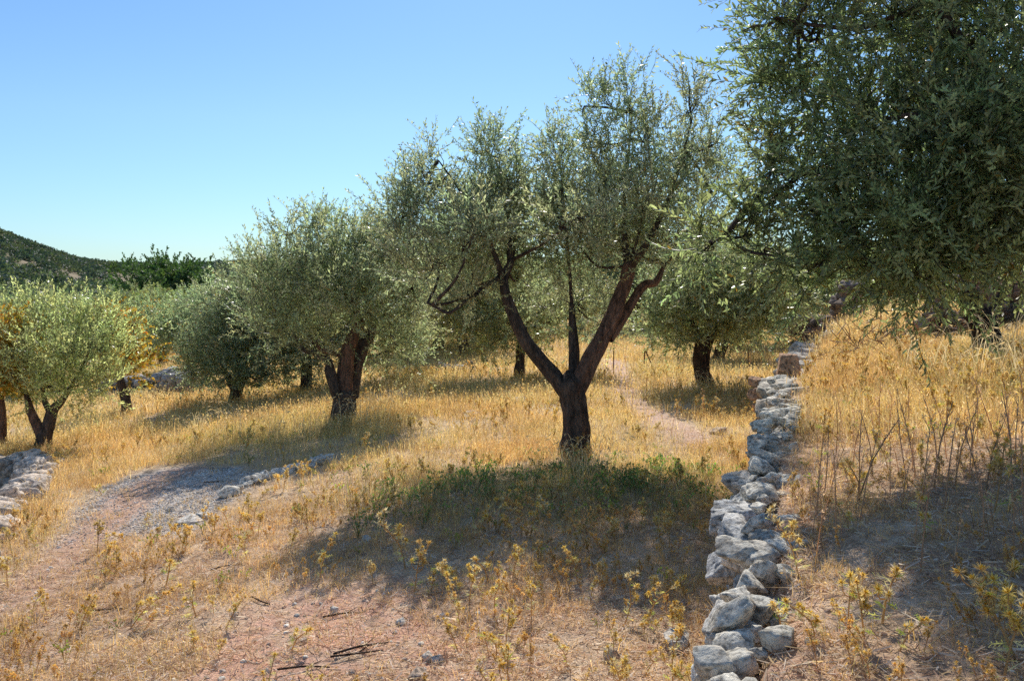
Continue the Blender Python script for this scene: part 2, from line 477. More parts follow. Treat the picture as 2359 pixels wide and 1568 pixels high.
# ---- low crowned tree beside it
B = gp(541, 926); D0 = B[1]
limbs = [([B, f(543, 905), f(546, 885)], [.15, .13, .14]), ([f(540, 895), f(528, 872), f(518, 855, .1)], [.09, .07, .05]), ([f(548, 893), f(562, 870), f(580, 850, .1)], [.10, .08, .05]),
         ([f(545, 890, .1), f(545, 850, .2), f(540, 790, .3)], [.07, .05, .03])]
lobes = [lob(500, 800, D0, 62, 70, .8), lob(580, 790, D0 - .2, 72, 75, .9), lob(540, 720, D0 + .2, 85, 70, .9), lob(650, 770, D0 + .2, 62, 75, .8), lob(470, 850, D0 - .1, 50, 40, .6),
         lob(620, 860, D0 - .3, 60, 32, .5, .9), lob(590, 700, D0, 70, 60, .8), lob(540, 860, D0 - .6, 60, 25, .4, .6)]
build_tree('olive_tree', 'low olive tree with a short forked trunk, its crown hanging nearly to the grass', B, limbs, lobes, 330, PR_MID, 31, sides=14, ridges=.1, tint=(.95, 1., .98))

# ---- thin trunk behind the gnarled tree
B = gp(704, 905); D0 = B[1]
limbs = [([B, f(705, 880), f(706, 850), f(708, 800)], [.14, .12, .11, .08])]
lobes = [lob(700, 790, D0, 80, 70, .9), lob(760, 730, D0 + .3, 80, 80, .9), lob(930, 790, D0 + .8, 60, 60, .9), lob(820, 780, D0 + .5, 90, 60, .9), lob(690, 700, D0 + .5, 80, 70, .9), lob(860, 700, D0 + .6, 80, 80, .9)]
build_tree('olive_tree', 'olive tree whose plain upright trunk shows just behind the gnarled three-stemmed one', B, limbs, lobes, 260, PR_MID, 41)

# ---- big V-stemmed tree at the far left
B = gp(98, 1034); D0 = B[1]
limbs = [([B, f(100, 1015), f(102, 1000)], [.14, .12, .12]), ([f(100, 1010), f(84, 975), f(70, 945), f(60, 905, .1)], [.10, .08, .065, .04], BARK_RED),
         ([f(104, 1008), f(113, 975), f(122, 945), f(140, 925), f(165, 890)], [.10, .10, .085, .06, .03]), ([f(120, 950, .1), f(105, 930, .1), f(95, 880, .2)], [.06, .045, .02]),
         ([f(60, 905, .1), f(50, 850), f(60, 760)], [.035, .025, .01]), ([f(165, 890), f(200, 820), f(230, 740)], [.03, .02, .008]), ([f(95, 880, .2), f(130, 800, .1), f(150, 720)], [.025, .018, .008])]
lobes = [lob(70, 835, D0, 70, 70, .8), lob(150, 815, D0 - .3, 85, 80, .9), lob(235, 810, D0 + .1, 50, 75, .7, .7), lob(110, 745, D0 + .3, 80, 42, .8), lob(205, 745, D0 + .2, 52, 42, .7, .8), lob(110, 890, D0 - .4, 80, 50, .7),
         lob(210, 880, D0, 60, 50, .6, .8), lob(30, 880, D0 + .3, 40, 50, .5), lob(150, 830, D0 + 1., 110, 90, .6, .8)]
build_tree('olive_tree', 'bushy olive tree with two leaning stems in a V beside the sunken stone corner', B, limbs, lobes, 215, PR_MAIN, 51, up=1.1, ridges=.1, tint=(1.32, 1.30, .98), scl=1.15)

# ---- autumn trees
D0 = 14.7; B = np.array([(2 - CX) / F * D0, D0, 0.]); B[2] = float(H(B[0], B[1]))
limbs = [([B, f(4, 960), f(0, 900), f(10, 840)], [.09, .07, .06, .03], BARK_RED), ([f(2, 920), f(30, 860), f(40, 800)], [.04, .03, .015])]
lobes = [lob(5, 800, D0 - .6, 40, 75, .4, 1.5), lob(35, 840, D0 - .5, 32, 40, .3, 1.4), lob(-60, 820, D0, 60, 90, .6), lob(30, 900, D0 - .2, 20, 22, .3, .9), lob(0, 740, D0, 25, 30, .3, 1.)]
build_tree('autumn_tree', 'small tree at the left edge with yellow turning leaves and a thin reddish trunk', B, limbs, lobes, 230, PR_AUT, 61, mat=M_AUT, up=.2, barkcol=(.10, .06, .045))
B = gp(290, 956); D0 = B[1]
limbs = [([B, f(291, 925), f(282, 895), f(277, 875), f(276, 850)], [.11, .10, .085, .075, .05]), ([f(277, 868), f(258, 855), f(240, 840)], [.03, .022, .015]), ([f(276, 860), f(300, 800), f(310, 750)], [.03, .02, .01])]
lobes = [lob(300, 850, D0, 48, 32, .4, .8), lob(270, 730, D0 + .3, 60, 32, .5, .8), lob(310, 790, D0 + .5, 42, 40, .4, .7), lob(250, 820, D0 + .5, 30, 30, .4, .5)]
build_tree('autumn_tree', 'small bent tree with a dark crooked trunk and thin orange and yellow leaves', B, limbs, lobes, 150, PR_AUT, 71, mat=M_AUT, up=.2)
B = gp(376, 842); D0 = B[1]
limbs = [([B, f(374, 820), f(377, 800), f(374, 770)], [.18, .14, .12, .08]), ([f(376, 800), f(350, 770), f(340, 740)], [.07, .05, .02]), ([f(376, 790), f(395, 760)], [.06, .02])]
lobes = [lob(345, 790, D0 - .3, 42, 50, .9), lob(370, 735, D0, 36, 30, .8, .8), lob(330, 840, D0 - .5, 50, 40, .8, .8), lob(410, 790, D0, 25, 60, .7, .6), lob(300, 820, D0 - .3, 30, 30, .5, .8)]
build_tree('autumn_tree', 'yellow-leaved tree on the terrace above the low wall and its heap of stones', B, limbs, lobes, 60, PR_AUTF, 81, mat=M_AUT, up=.2)

# ---- trunk seen behind the centre tree's left limb
B = gp(1196, 872); D0 = B[1]
limbs = [([B, f(1197, 840), f(1200, 800), f(1205, 760)], [.13, .10, .095, .06], (.11, .085, .07))]
lobes = [lob(1110, 740, D0, 110, 65, 1.), lob(1240, 715, D0 + .2, 90, 80, 1.), lob(1050, 700, D0 + .5, 90, 75, .9), lob(1150, 780, D0 - .3, 80, 28, .6, .7), lob(1340, 720, D0 + .6, 90, 60, .8), lob(1100, 620, D0 + .5, 140, 70, .9)]
build_tree('olive_tree', 'olive tree with a slim grey trunk seen under the left limb of the central tree', B, limbs, lobes, 260, PR_MID, 91, tint=(1.1, 1.05, .9))

# ---- three trees right of centre
B = gp(1630, 893); D0 = B[1]
limbs = [([B, f(1618, 860), f(1616, 820), f(1622, 785)], [.175, .145, .15, .15], (.09, .06, .045)), ([f(1620, 800), f(1600, 760), f(1590, 720)], [.08, .06, .03]), ([f(1626, 795), f(1650, 750), f(1660, 710)], [.09, .06, .03]),
         ([f(1650, 755), f(1700, 730), f(1720, 690)], [.05, .04, .02])]
lobes = [lob(1540, 730, D0, 70, 60, .8), lob(1620, 690, D0 - .3, 90, 75, .9), lob(1700, 720, D0, 80, 60, .9), lob(1770, 720, D0 + .3, 62, 60, .8), lob(1590, 620, D0 + .2, 100, 50, .9), lob(1720, 630, D0 + .2, 90, 60, .9),
         lob(1560, 775, D0 + .2, 60, 25, .5), lob(1640, 760, D0 + .5, 70, 32, .5), lob(1800, 660, D0 + .3, 50, 50, .7)]
build_tree('olive_tree', 'olive tree with a curved dark trunk standing in its shadow beside the reddish path', B, limbs, lobes, 330, PR_MID, 101, ridges=.1, tint=(1.1, 1.08, .95))
B = gp(1654, 832); D0 = B[1]
limbs = [([B, f(1657, 815), f(1663, 795), f(1670, 770)], [.19, .15, .14, .1], (.08, .055, .045))]
lobes = [lob(1640, 730, D0, 70, 45, 1.), lob(1720, 700, D0 + .3, 80, 55, 1.1), lob(1670, 660, D0 + .5, 90, 50, 1.), lob(1580, 700, D0 + .4, 60, 50, .9)]
build_tree('olive_tree', 'olive tree with a short leaning trunk, second in the row right of the centre', B, limbs, lobes, 180, PR_MID, 111, scl=1.2)
B = gp(1696, 802); D0 = B[1]
limbs = [([B, f(1695, 790), f(1692, 775)], [.22, .17, .18], (.07, .055, .045)), ([f(1694, 782), f(1680, 760), f(1675, 740)], [.12, .1, .06]), ([f(1694, 780), f(1705, 760), f(1715, 730)], [.1, .08, .05])]
lobes = [lob(1690, 710, D0, 70, 45, 1.1), lob(1760, 690, D0 + .3, 70, 50, 1.1), lob(1810, 710, D0 + .8, 50, 40, 1.), lob(1730, 640, D0 + .5, 90, 50, 1.)]
build_tree('olive_tree', 'farthest tree of the row right of centre, its stubby trunk splitting low', B, limbs, lobes, 150, PR_MID, 121, scl=1.3)

# ---- tree on the upper terrace with its trunk in view
B = gp(2272, 818); D0 = B[1]
limbs = [([B, f(2272, 780), f(2262, 745), f(2240, 710), f(2230, 670)], [.17, .15, .14, .13, .08], (.05, .04, .034)), ([f(2262, 745), f(2300, 690), f(2330, 640)], [.06, .05, .02])]
lobes = [lob(2200, 580, D0 + .5, 90, 45, .6), lob(2290, 560, D0 + .5, 100, 50, .6), lob(2370, 570, D0 + .6, 90, 50, .6)]
build_tree('olive_tree', 'dark-trunked olive tree on the upper terrace in front of the rubble wall', B, limbs, lobes, 260, PR_MAIN, 131, ridges=.08, tint=(.85, .9, .85))

# ---- the near tree whose trunk stands just outside the right edge
B = np.array([4.9, 6.3, 0.]); B[2] = float(H(B[0], B[1])); D0 = B[1]
g = lambda px, py, d: P(px, py, d)
limbs = [([B, B + [0, .02, .6], B + [-.1, 0, 1.1]], [.22, .18, .19]),
         ([B + [-.05, 0, 1.0], g(2500, 420, 6.2), g(2360, 340, 6.1), g(2235, 300, 6.1), g(2170, 272, 6.1), g(2080, 268, 6.0)], [.12, .09, .075, .06, .04, .02], BARK_RED),
         ([B + [-.1, 0, 1.0], g(2500, 600, 6.3), g(2360, 560, 6.3), g(2200, 535, 6.2), g(2110, 540, 6.1)], [.10, .08, .06, .045, .02], BARK_RED),
         ([g(2235, 300, 6.1), g(2060, 320, 6.2), g(2000, 420, 6.3), g(1960, 540, 6.3)], [.04, .035, .028, .015]),
         ([g(2060, 320, 6.2), g(1950, 400, 6.5), g(1850, 400, 6.7), g(1770, 470, 6.8), g(1700, 520, 6.8), g(1640, 560, 6.7)], [.03, .025, .02, .014, .009, .006]),
         ([g(2360, 340, 6.1), g(2250, 150, 6.2), g(2150, 0, 6.2), g(2050, -150, 6.2)], [.05, .04, .03, .015]),
         ([g(2150, 0, 6.2), g(2000, 60, 6.4), g(1880, 60, 6.6), g(1790, 40, 6.7)], [.03, .022, .015, .006]),
         ([B + [0, 0, 1.0], B + [.4, .5, 2.2], B + [.5, .8, 3.3]], [.12, .09, .04]),
         ([B + [0, 0, 1.0], B + [.5, -.9, 2.0], B + [.6, -1.6, 2.8]], [.11, .08, .04])]
lobes = [lob(1775, 170, 7.0, 34, 70, .25, .8), lob(1735, 60, 7.0, 26, 50, .2, .7), lob(1800, 60, 6.9, 50, 90, .35, .6), lob(1880, 90, 6.8, 80, 90, .5, .55), lob(1850, 240, 6.9, 62, 80, .45, .55), lob(1800, 320, 6.9, 34, 60, .25, .7), lob(1900, 390, 6.6, 80, 80, .55, .8), lob(1850, 480, 6.8, 50, 45, .35, .6),
         lob(1980, 240, 6.5, 90, 110, .6, .6), lob(2040, 60, 6.5, 120, 110, .7, .55), lob(2110, 320, 6.1, 130, 110, .6, 1.), lob(2080, 500, 6.1, 120, 90, .6, 1.1), lob(1960, 530, 6.4, 72, 60, .45, 1.), lob(2020, 610, 6.3, 80, 34, .35, 1.), lob(2140, 625, 6.1, 100, 34, .4, 1.1),
         lob(2250, 80, 6.4, 130, 130, .7, .9), lob(2280, 280, 6.0, 130, 120, .6, 1.1), lob(2280, 460, 6.1, 130, 90, .6, 1.2), lob(2240, 550, 6.1, 90, 30, .4, 1.), lob(2370, 520, 6.1, 80, 60, .5, 1.1), lob(2250, 280, 6.9, 220, 180, .5, .6), 
         lob(2360, 220, 5.6, 80, 120, .4, .7), lob(2390, 420, 5.7, 70, 90, .4, .8),
         lob(1640, 560, 6.9, 62, 24, .25, .8), lob(1730, 540, 6.8, 55, 34, .3, .8), lob(1790, 590, 6.6, 62, 40, .35, .8), lob(1880, 610, 6.4, 55, 40, .3, .8), lob(1760, 430, 6.9, 36, 40, .25, .6),
         lob(1900, -110, 6.8, 110, 110, .6, .4), lob(2150, -130, 6.5, 130, 130, .7, .4), lob(2400, -80, 6.5, 130, 130, .7, .4), lob(2500, 180, 6.6, 120, 180, .8, .4), lob(2560, 460, 6.6, 140, 160, .8, .4),
         (B + [.6, .8, 3.0], (1.2, 1.1, 1.1), .3), (B + [.6, -1.2, 2.6], (1.1, .8, .9), .3)]
build_tree('olive_tree', 'nearest olive tree, its dense crown of large dark leaves filling the upper right', B, limbs, lobes, 400, PR_NEAR, 141, up=.25, ridges=.1, sides=20, kmax=14, tint=(.72, .79, .62), inner=.5, r0=.025)


# ---- generic background olives (shared meshes)
def crown_proto(seed, PR, per, tint, mat, R=2.0, Hh=3.6, nlob=9, trunk=True, pal=BARK, scl=1.):
    rs = np.random.default_rng(seed)
    lobes = []
    for k in range(nlob):
        a = rs.uniform(0, 6.28); q = R * math.sqrt(rs.uniform(.02, .45))
        lobes.append(((q * math.cos(a), q * math.sin(a), Hh * rs.uniform(.36, .78)), (R * rs.uniform(.36, .55), R * rs.uniform(.36, .55), Hh * rs.uniform(.14, .24)), rs.uniform(.8, 1.2)))
    fol, tw = foliage(lobes, per, PR, seed, .5, tint, scl)
    b = Acc()
    lean = rs.normal(0, .12, 2)
    tube(b, [(0, 0, -.3), (0, 0, 0), (lean[0], lean[1], Hh * .14), (lean[0] * 1.6, lean[1] * 1.6, Hh * .3)], [.28, .2, .16, .15], 10, 14, .2, 4, seed, pal)
    t = np.array([lean[0] * 1.5, lean[1] * 1.5, Hh * .27])
    branches(b, [t], tw, rs, pal, .09, .02, 3)
    V, Q, T, K = fol.arr(); m1 = mesh('crown', V, Q, T, K, mat)
    V, Q, T, K = b.arr(); m2 = mesh('trunk', V, Q, T, K, M_BARK, True)
    return m1, m2


OP = [crown_proto(201, PR_FAR, 44, (.9, .95, .85), M_LEAF_FAR), crown_proto(202, PR_FAR, 44, (.72, .82, .75), M_LEAF_FAR, 2.2, 3.3),
      crown_proto(203, PR_FAR, 44, (1.0, 1.06, .85), M_LEAF_FAR, 1.8, 3.2), crown_proto(204, PR_FAR, 44, (.8, .88, .85), M_LEAF_FAR, 2.4, 3.8)]
MIDP = [crown_proto(211, PR_MID, 170, (1.1, 1.15, 1.0), M_LEAF, 1.9, 3.3, scl=1.15), crown_proto(212, PR_MID, 170, (1.0, 1.1, 1.0), M_LEAF, 1.9, 3.1, scl=1.15)]
DK = crown_proto(205, PR_DARK, 50, (1.5, 1.6, 1.4), M_LEAF_FAR, 2.8, 5.2, 14)


def put(pr, name, x, y, s, rz, label, group, dz=0., cat='tree'):
    r = empty(name, (x, y, float(H(x, y)) + dz), label, cat, group)
    r.rotation_euler.z = rz; r.scale = (s, s, s * random.uniform(.92, 1.1))
    obj('trunk', pr[1], r); obj('crown', pr[0], r)
    return r


def at(px, d): return (px - CX) / F * d


# hand-placed middle-distance trees
for i, (px, d, s, k, lab) in enumerate([
        (1010, 27, 1.0, 0, 'olive tree in the gap between the gnarled and central trees, well behind both'),
        (1330, 33, 1.0, 1, 'olive tree standing across the field, seen through the fork of the central tree'),
        (435, 30, .92, 1, 'pale olive tree left of the low-crowned one, just beyond the brown brush'),
        (30, 25, .95, 0, 'olive tree behind the V-stemmed one at the left, its crown showing above it'),
        (1075, 23.5, .85, 1, 'olive tree right of the low slab line at the far edge of the golden grass'), (1140, 30, 1.0, 0, 'round olive tree far behind the slim grey trunk'), (960, 25, .8, 0, 'olive tree whose low skirt darkens the grass edge just right of the gnarled tree'),
        (1850, 34, 1.0, 1, 'olive tree behind the collapsed wall end'), (1500, 36, 1.05, 0, 'olive tree at the end of the reddish path')]):
    put(MIDP[k], 'olive_tree', at(px, d), d, s, i * 1.3, lab, None)
put(DK, 'evergreen_tree', at(385, 60), 60, 1.5, 1.4, 'tall dark green domed tree rising above the far olive grove', None, -2.35)

gl = 'pale olive trees crowding the valley beyond the dry field on the left'
gr = 'olive trees closing the far side of the field behind the centre and right'
placed = [(at(385, 60), 60)]
cnt = 0
tries = 0
while cnt < 96 and tries < 6000:
    tries += 1
    d = 26 + 62 * rng.random() ** .8
    px = rng.uniform(-330, 2050)
    if px > 700 and d < 34: continue
    if px < 420 and d < 30: continue
    if 440 < px < 700 and d < 30: continue
    if 330 < px < 440 and d < 60: 
        if d < 40: continue
    x = at(px, d)
    if x > xw(d) + 3 and d < 45: continue
    if any((x - a) ** 2 + (d - b) ** 2 < 3.7 ** 2 for a, b in placed): continue
    placed.append((x, d)); cnt += 1
    s = rng.uniform(.85, 1.1) * (1.0 if px < 700 else 1.0)
    put(OP[int(rng.integers(4))], 'olive_tree', x, d, s, rng.uniform(0, 6.28), 'pale olive tree in the crowded grove beyond the dry field on the left' if px < 800 else 'olive tree in the belt closing the far side of the dry field', gl if px < 800 else gr)


# hillside scrub and distant wood (uncountable)
def scrub(name, n, d0, d1, size, cols, label, seed, pxr=(-900, 3300)):
    rs = np.random.default_rng(seed); acc = Acc()
    PRb = []
    for k in range(6):
        a = Acc()
        for j in range(70):
            u = rs.normal(0, 1, 3); u /= np.linalg.norm(u); u[2] = abs(u[2]) * .9
            p = u * np.array([1, 1, .8]) * rs.uniform(.6, 1.05)
            dv = unit(u + rs.normal(0, .6, 3)); nr = unit(u + rs.normal(0, .5, 3))
            leaf_quads(a, p - dv * .15, dv, nr, rs.uniform(.22, .42), rs.uniform(.16, .3), np.array([1., 1, 1]) * rs.uniform(.65, 1.25))
        PRb.append(a.arr())
    d = d0 + (d1 - d0) * rs.random(n) ** .75
    px = rs.uniform(*pxr, n)
    x = (px - CX) / F * d
    keep = n2(x, d, .03, 31) + rs.normal(0, .08, n) > .42 if d0 > 120 else np.ones(n, bool)
    x, d = x[keep], d[keep]
    z = H(x, d)
    k = len(x)
    s = rs.uniform(.6, 1.2, k) * size
    t = np.array(cols)[rs.integers(0, len(cols), k)] * rs.uniform(.8, 1.2, k)[:, None]
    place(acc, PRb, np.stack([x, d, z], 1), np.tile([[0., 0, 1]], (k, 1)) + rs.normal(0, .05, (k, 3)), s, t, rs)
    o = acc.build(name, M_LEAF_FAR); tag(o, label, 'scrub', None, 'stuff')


scrub('hillside_scrub', 13000, 150, 430, 2.0, [(.075, .105, .08), (.055, .085, .07), (.095, .115, .08), (.05, .08, .07)], 'green scrub and trees covering the low hills along the skyline', 301)  # bluish greens put the distance haze into the foliage colour
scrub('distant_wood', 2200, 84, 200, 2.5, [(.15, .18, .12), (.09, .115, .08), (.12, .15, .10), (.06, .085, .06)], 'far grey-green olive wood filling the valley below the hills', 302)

# ================================================================== GROUND
th = np.concatenate([np.linspace(-math.pi, -.75, 90)[:-1], np.linspace(-.75, .75, 900), np.linspace(.75, math.pi, 90)[1:-1]])
rr = np.concatenate([[.01], np.geomspace(.6, 40, 620), np.geomspace(41, 470, 160), [700, 1200, 2500]])
TH, RR = np.meshgrid(th, rr)
X = (RR * np.sin(TH)); Y = RR * np.cos(TH)
Z = H(X, Y)
Z = np.where(RR > 460, np.minimum(Z, Z[-4][None] - 3), Z)
nt_, nr_ = len(th), len(rr)
V = np.stack([X, Y, Z], -1).reshape(-1, 3)
i = np.arange(nr_ - 1)[:, None] * nt_; j = np.arange(nt_)[None]; k = (j + 1) % nt_
Q = np.stack([i + j, i + nt_ + j, i + nt_ + k, i + k], -1).reshape(-1, 4)

# ---- zones on the ground, in metres
def poly_sd(x, y, poly):
    """signed distance to a polygon (inside > 0)"""
    pts = list(poly) + [poly[0]]
    d, _ = seg_dist(x, y, pts)
    ins = np.zeros(np.shape(x), bool)
    for (ax, ay), (bx, by) in zip(pts[:-1], pts[1:]):
        if ay == by: continue
        c = ((ay > y) != (by > y)) & (x < (bx - ax) * (y - ay) / (by - ay) + ax)
        ins ^= c
    return np.where(ins, d, -d)


Gp = lambda L: [G(*q) for q in L]
GRAVEL = Gp([(170, 1190), (230, 1125), (330, 1082), (450, 1070), (560, 1076), (625, 1088), (600, 1118), (540, 1155), (500, 1195), (430, 1225), (300, 1235), (130, 1262)])
EDGE = Gp([(528, 1150), (570, 1124), (620, 1106), (680, 1090), (730, 1074), (770, 1058)])
DPATH = Gp([(420, 1085), (350, 1110), (300, 1150), (260, 1195), (200, 1250), (120, 1320), (30, 1400)])
RPATH = Gp([(1405, 830), (1430, 870), (1450, 920), (1500, 955), (1560, 985), (1590, 1020)])
SOIL = Gp([(380, 1590), (520, 1430), (700, 1350), (860, 1345), (1010, 1375), (1090, 1440), (1120, 1520), (1080, 1600)])
WALLSOIL = Gp([(1760, 1600), (1790, 1400), (1810, 1250), (1830, 1120), (1900, 980), (1950, 900)])
GREENC = G(1240, 1125); GREEN2 = G(640, 985); GREEN3 = G(2190, 832)


def zones(x, y):
    wob = (n2(x, y, 2.2, 41) - .5) * .7
    gr = sst(-.12, .22, poly_sd(x, y, GRAVEL) + wob * .6)
    dp = sst(.45, .12, seg_dist(x, y, DPATH)[0] + wob * .35)
    rp = sst(.38, .12, seg_dist(x, y, RPATH)[0] + wob * .3)
    so = sst(-.35, .3, poly_sd(x, y, SOIL) + wob)
    ws = sst(.32, .05, seg_dist(x, y, WALLSOIL)[0] + wob * .8) * .5
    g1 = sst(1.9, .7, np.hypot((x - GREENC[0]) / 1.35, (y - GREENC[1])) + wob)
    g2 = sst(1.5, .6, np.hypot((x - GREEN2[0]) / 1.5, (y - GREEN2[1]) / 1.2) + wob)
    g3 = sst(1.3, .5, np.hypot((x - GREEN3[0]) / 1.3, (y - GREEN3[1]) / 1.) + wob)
    return gr, dp, rp, so, ws, g1, g2, g3


def lerp(a, b, t): return a + (b - a) * t[..., None]


def ground_col(x, y):
    gr, dp, rp, so, ws, g1, g2, g3 = zones(x, y)
    n = n2(x, y, 1.3, 51, 4); m = n2(x, y, 7, 52, 3)
    c = lerp(np.array([.58, .41, .28]), np.array([.76, .58, .41]), sst(.3, .7, n))
    c = lerp(c, np.array([.38, .24, .17]), sst(.5, .75, m) * .45)
    far = sst(7, 11, y) * (x < xw(y))
    c = lerp(c, np.array([.72, .56, .36]), far * .7)
    red = np.array([.76, .46, .33])
    c = lerp(c, red * .95, so * sst(.30, .6, n * .4 + m * .6))
    c = lerp(c, red, ws * .8)
    c = lerp(c, np.array([.62, .54, .47]), gr * .95)
    edge = gr * (1 - sst(.08, .4, poly_sd(x, y, GRAVEL) + (n - .5) * .3))
    c = lerp(c, np.array([.09, .075, .065]), np.clip(edge, 0, 1) * sst(.4, .65, m) * (y > 8.2))
    c = lerp(c, np.array([.64, .40, .28]), dp * .85 * sst(.2, .6, n + gr * .4))
    c = lerp(c, np.array([.76, .54, .41]), rp)
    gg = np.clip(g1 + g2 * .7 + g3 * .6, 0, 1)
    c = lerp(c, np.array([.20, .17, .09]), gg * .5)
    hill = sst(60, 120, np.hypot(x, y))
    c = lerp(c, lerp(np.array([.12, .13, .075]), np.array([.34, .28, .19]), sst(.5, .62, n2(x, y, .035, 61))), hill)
    return c


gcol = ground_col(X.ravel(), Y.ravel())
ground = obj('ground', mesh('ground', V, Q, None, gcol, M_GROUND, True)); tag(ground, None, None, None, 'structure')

# ================================================================== STONES
def ico(sub):
    t = (1 + 5 ** .5) / 2
    v = [(-1, t, 0), (1, t, 0), (-1, -t, 0), (1, -t, 0), (0, -1, t), (0, 1, t), (0, -1, -t), (0, 1, -t), (t, 0, -1), (t, 0, 1), (-t, 0, -1), (-t, 0, 1)]
    f = [(0, 11, 5), (0, 5, 1), (0, 1, 7), (0, 7, 10), (0, 10, 11), (1, 5, 9), (5, 11, 4), (11, 10, 2), (10, 7, 6), (7, 1, 8), (3, 9, 4), (3, 4, 2), (3, 2, 6), (3, 6, 8), (3, 8, 9), (4, 9, 5), (2, 4, 11), (6, 2, 10), (8, 6, 7), (9, 8, 1)]
    v = [np.array(a, float) / np.linalg.norm(a) for a in v]
    for _ in range(sub):
        cache = {}; nf = []
        def mid(a, b):
            k = (min(a, b), max(a, b))
            if k not in cache:
                m = v[a] + v[b]; v.append(m / np.linalg.norm(m)); cache[k] = len(v) - 1
            return cache[k]
        for a, b, c in f:
            x, y, z = mid(a, b), mid(b, c), mid(c, a)
            nf += [(a, x, z), (b, y, x), (c, z, y), (x, y, z)]
        f = nf
    return np.array(v), np.array(f)


ICO = {s: ico(s) for s in (1, 2, 3, 4)}


def stone(size, seed, sub=3, pit=.10, tone=(.5, .49, .46), warm=0., planes=15):
    """a broken limestone block: random cut planes plus weathering pits"""
    rs = np.random.default_rng(seed)
    U, Fc = ICO[sub]
    pn = rs.normal(0, 1, (planes, 3)); pn /= np.linalg.norm(pn, axis=1)[:, None]
    pn = np.vstack([pn, np.eye(3), -np.eye(3)])
    pd = np.concatenate([rs.uniform(.52, .95, planes), np.full(6, .86)])
    dt = U @ pn.T
    r = np.where(dt > .05, pd[None] / np.maximum(dt, .05), 9).min(1)
    r = np.minimum(r, 1.25)
    V = U * r[:, None]
    nz = fbm(V * 2.2 + seed, 4, seed % 50)
    n3 = fbm(V * 6 + seed * 2, 3, (seed + 7) % 50)
    n5 = fbm(V * 15 + seed, 2, 11) if sub > 3 else .5 * np.ones(len(V))
    V = V * (1 + (nz - .5) * .17 - pit * sst(.55, .75, n3) + (n3 - .5) * .10 + (n5 - .5) * .07)[:, None]
    V = V * np.asarray(size) * .56
    c = np.array(tone)[None] * (.8 + .4 * nz)[:, None]
    c = c * lerp(np.array([1., 1, 1]), np.array([.30, .29, .28]), sst(.54, .64, n3) * .75)
    c = c * np.array([1.0, .955, .885])
    wm = sst(.5, .7, fbm(U * 1.3 + seed * 5, 2, 3)) * warm
    c = lerp(c, np.array([.50, .33, .20]), wm)
    return V, Fc, c


def rot(V, rx, ry, rz):
    cx, sx, cy, sy, cz, sz = math.cos(rx), math.sin(rx), math.cos(ry), math.sin(ry), math.cos(rz), math.sin(rz)
    M = np.array([[cz, -sz, 0], [sz, cz, 0], [0, 0, 1]]) @ np.array([[cy, 0, sy], [0, 1, 0], [-sy, 0, cy]]) @ np.array([[1, 0, 0], [0, cx, -sx], [0, sx, cx]])
    return V @ M.T


# ---- near terrace wall: every block its own part
wall = empty('dry_stone_wall', (.9, 4.0, .0), 'old dry-stone terrace wall of grey lichened limestone running from the foreground into the grove', 'wall')
rs = np.random.default_rng(77)
nb = 0


def wall_stone(x, y, z, size, ang, warm=.25, sub=4, label=None, tilt=.12, tone=None):
    global nb
    size = (size[0] * .84, size[1] * 1.05, size[2] * .78); z += .01; x -= .02
    nb += 1
    V, Fc, c = stone(size, 900 + nb, sub, .12, tone or tuple(np.array([.84, .82, .78]) * rs.uniform(.8, 1.1)), warm)
    V = rot(V, rs.normal(0, tilt), rs.normal(0, tilt), ang)
    o = obj('stone', mesh('stone', V, None, Fc, c, M_ROCK, False), wall)
    o.location = (x - wall.location.x, y - wall.location.y, z - wall.location.z)
    if label: o['label'] = label


def wdir(y):
    return math.atan2(float(xw(y + .2) - xw(y - .2)), .4)


# named blocks, from the near end
W_ = (.92, .91, .88)
wall_stone(.78, 3.12, .20, (.26, .60, .52), -.1, .0, tone=W_, label='whitish jagged block at the near end of the wall')
wall_stone(.86, 3.45, .42, (.28, .30, .2), .5, .0, tone=W_)
wall_stone(.98, 3.72, .50, (.38, .20, .17), .42, .05, tone=(.76, .75, .72), tilt=.05, label='pale slab tilted on top near the near end')
wall_stone(1.02, 4.05, .36, (.34, .34, .30), .1, .0, tone=(.6, .6, .6))
wall_stone(1.24, 4.2, .42, (.22, .22, .2), .6, .0, tone=(.6, .6, .6))
wall_stone(1.16, 4.4, .30, (.30, .3, .26), .8, .0, tone=W_)
wall_stone(1.28, 4.72, .50, (.32, .28, .24), .3, .2, tone=(.80, .77, .72), label='pale squared block with a hollow under it')
wall_stone(1.22, 5.02, .34, (.30, .34, .30), -.3, .0, tone=(.66, .66, .67))
wall_stone(1.40, 5.32, .42, (.34, .36, .26), .4, .0, tone=(.7, .7, .7))
wall_stone(1.50, 5.68, .44, (.48, .42, .30), -.25, .05, tone=(.76, .76, .76), label='large pitted grey boulder, widest in the wall')
wall_stone(1.66, 6.05, .44, (.36, .3, .26), .3, .0, tone=W_)
wall_stone(1.74, 6.42, .48, (.44, .34, .26), -.1, .45, tone=(.78, .72, .66), label='boulder with a broken ochre face')
pack = Acc()
def packing(x, y, z, size, rz, tone):
    V, Fc, c = stone(size, int(rs.integers(9999)), 3, .1, tone, .15)
    pack.add(rot(V, *rs.normal(0, .25, 2), rz) + [x, y, z], None, Fc, c)
for q in range(46):
    yy = rs.uniform(2.9, 6.9); k_ = rs.random(); packing(float(xw(yy)) + .10 + rs.uniform(-.04, .05), yy, .02 + .38 * k_, (rs.uniform(.14, .24), rs.uniform(.18, .36), rs.uniform(.12, .22)), rs.normal(0, .3), tuple(np.array([.84, .83, .80]) * rs.uniform(.7, 1.05)))
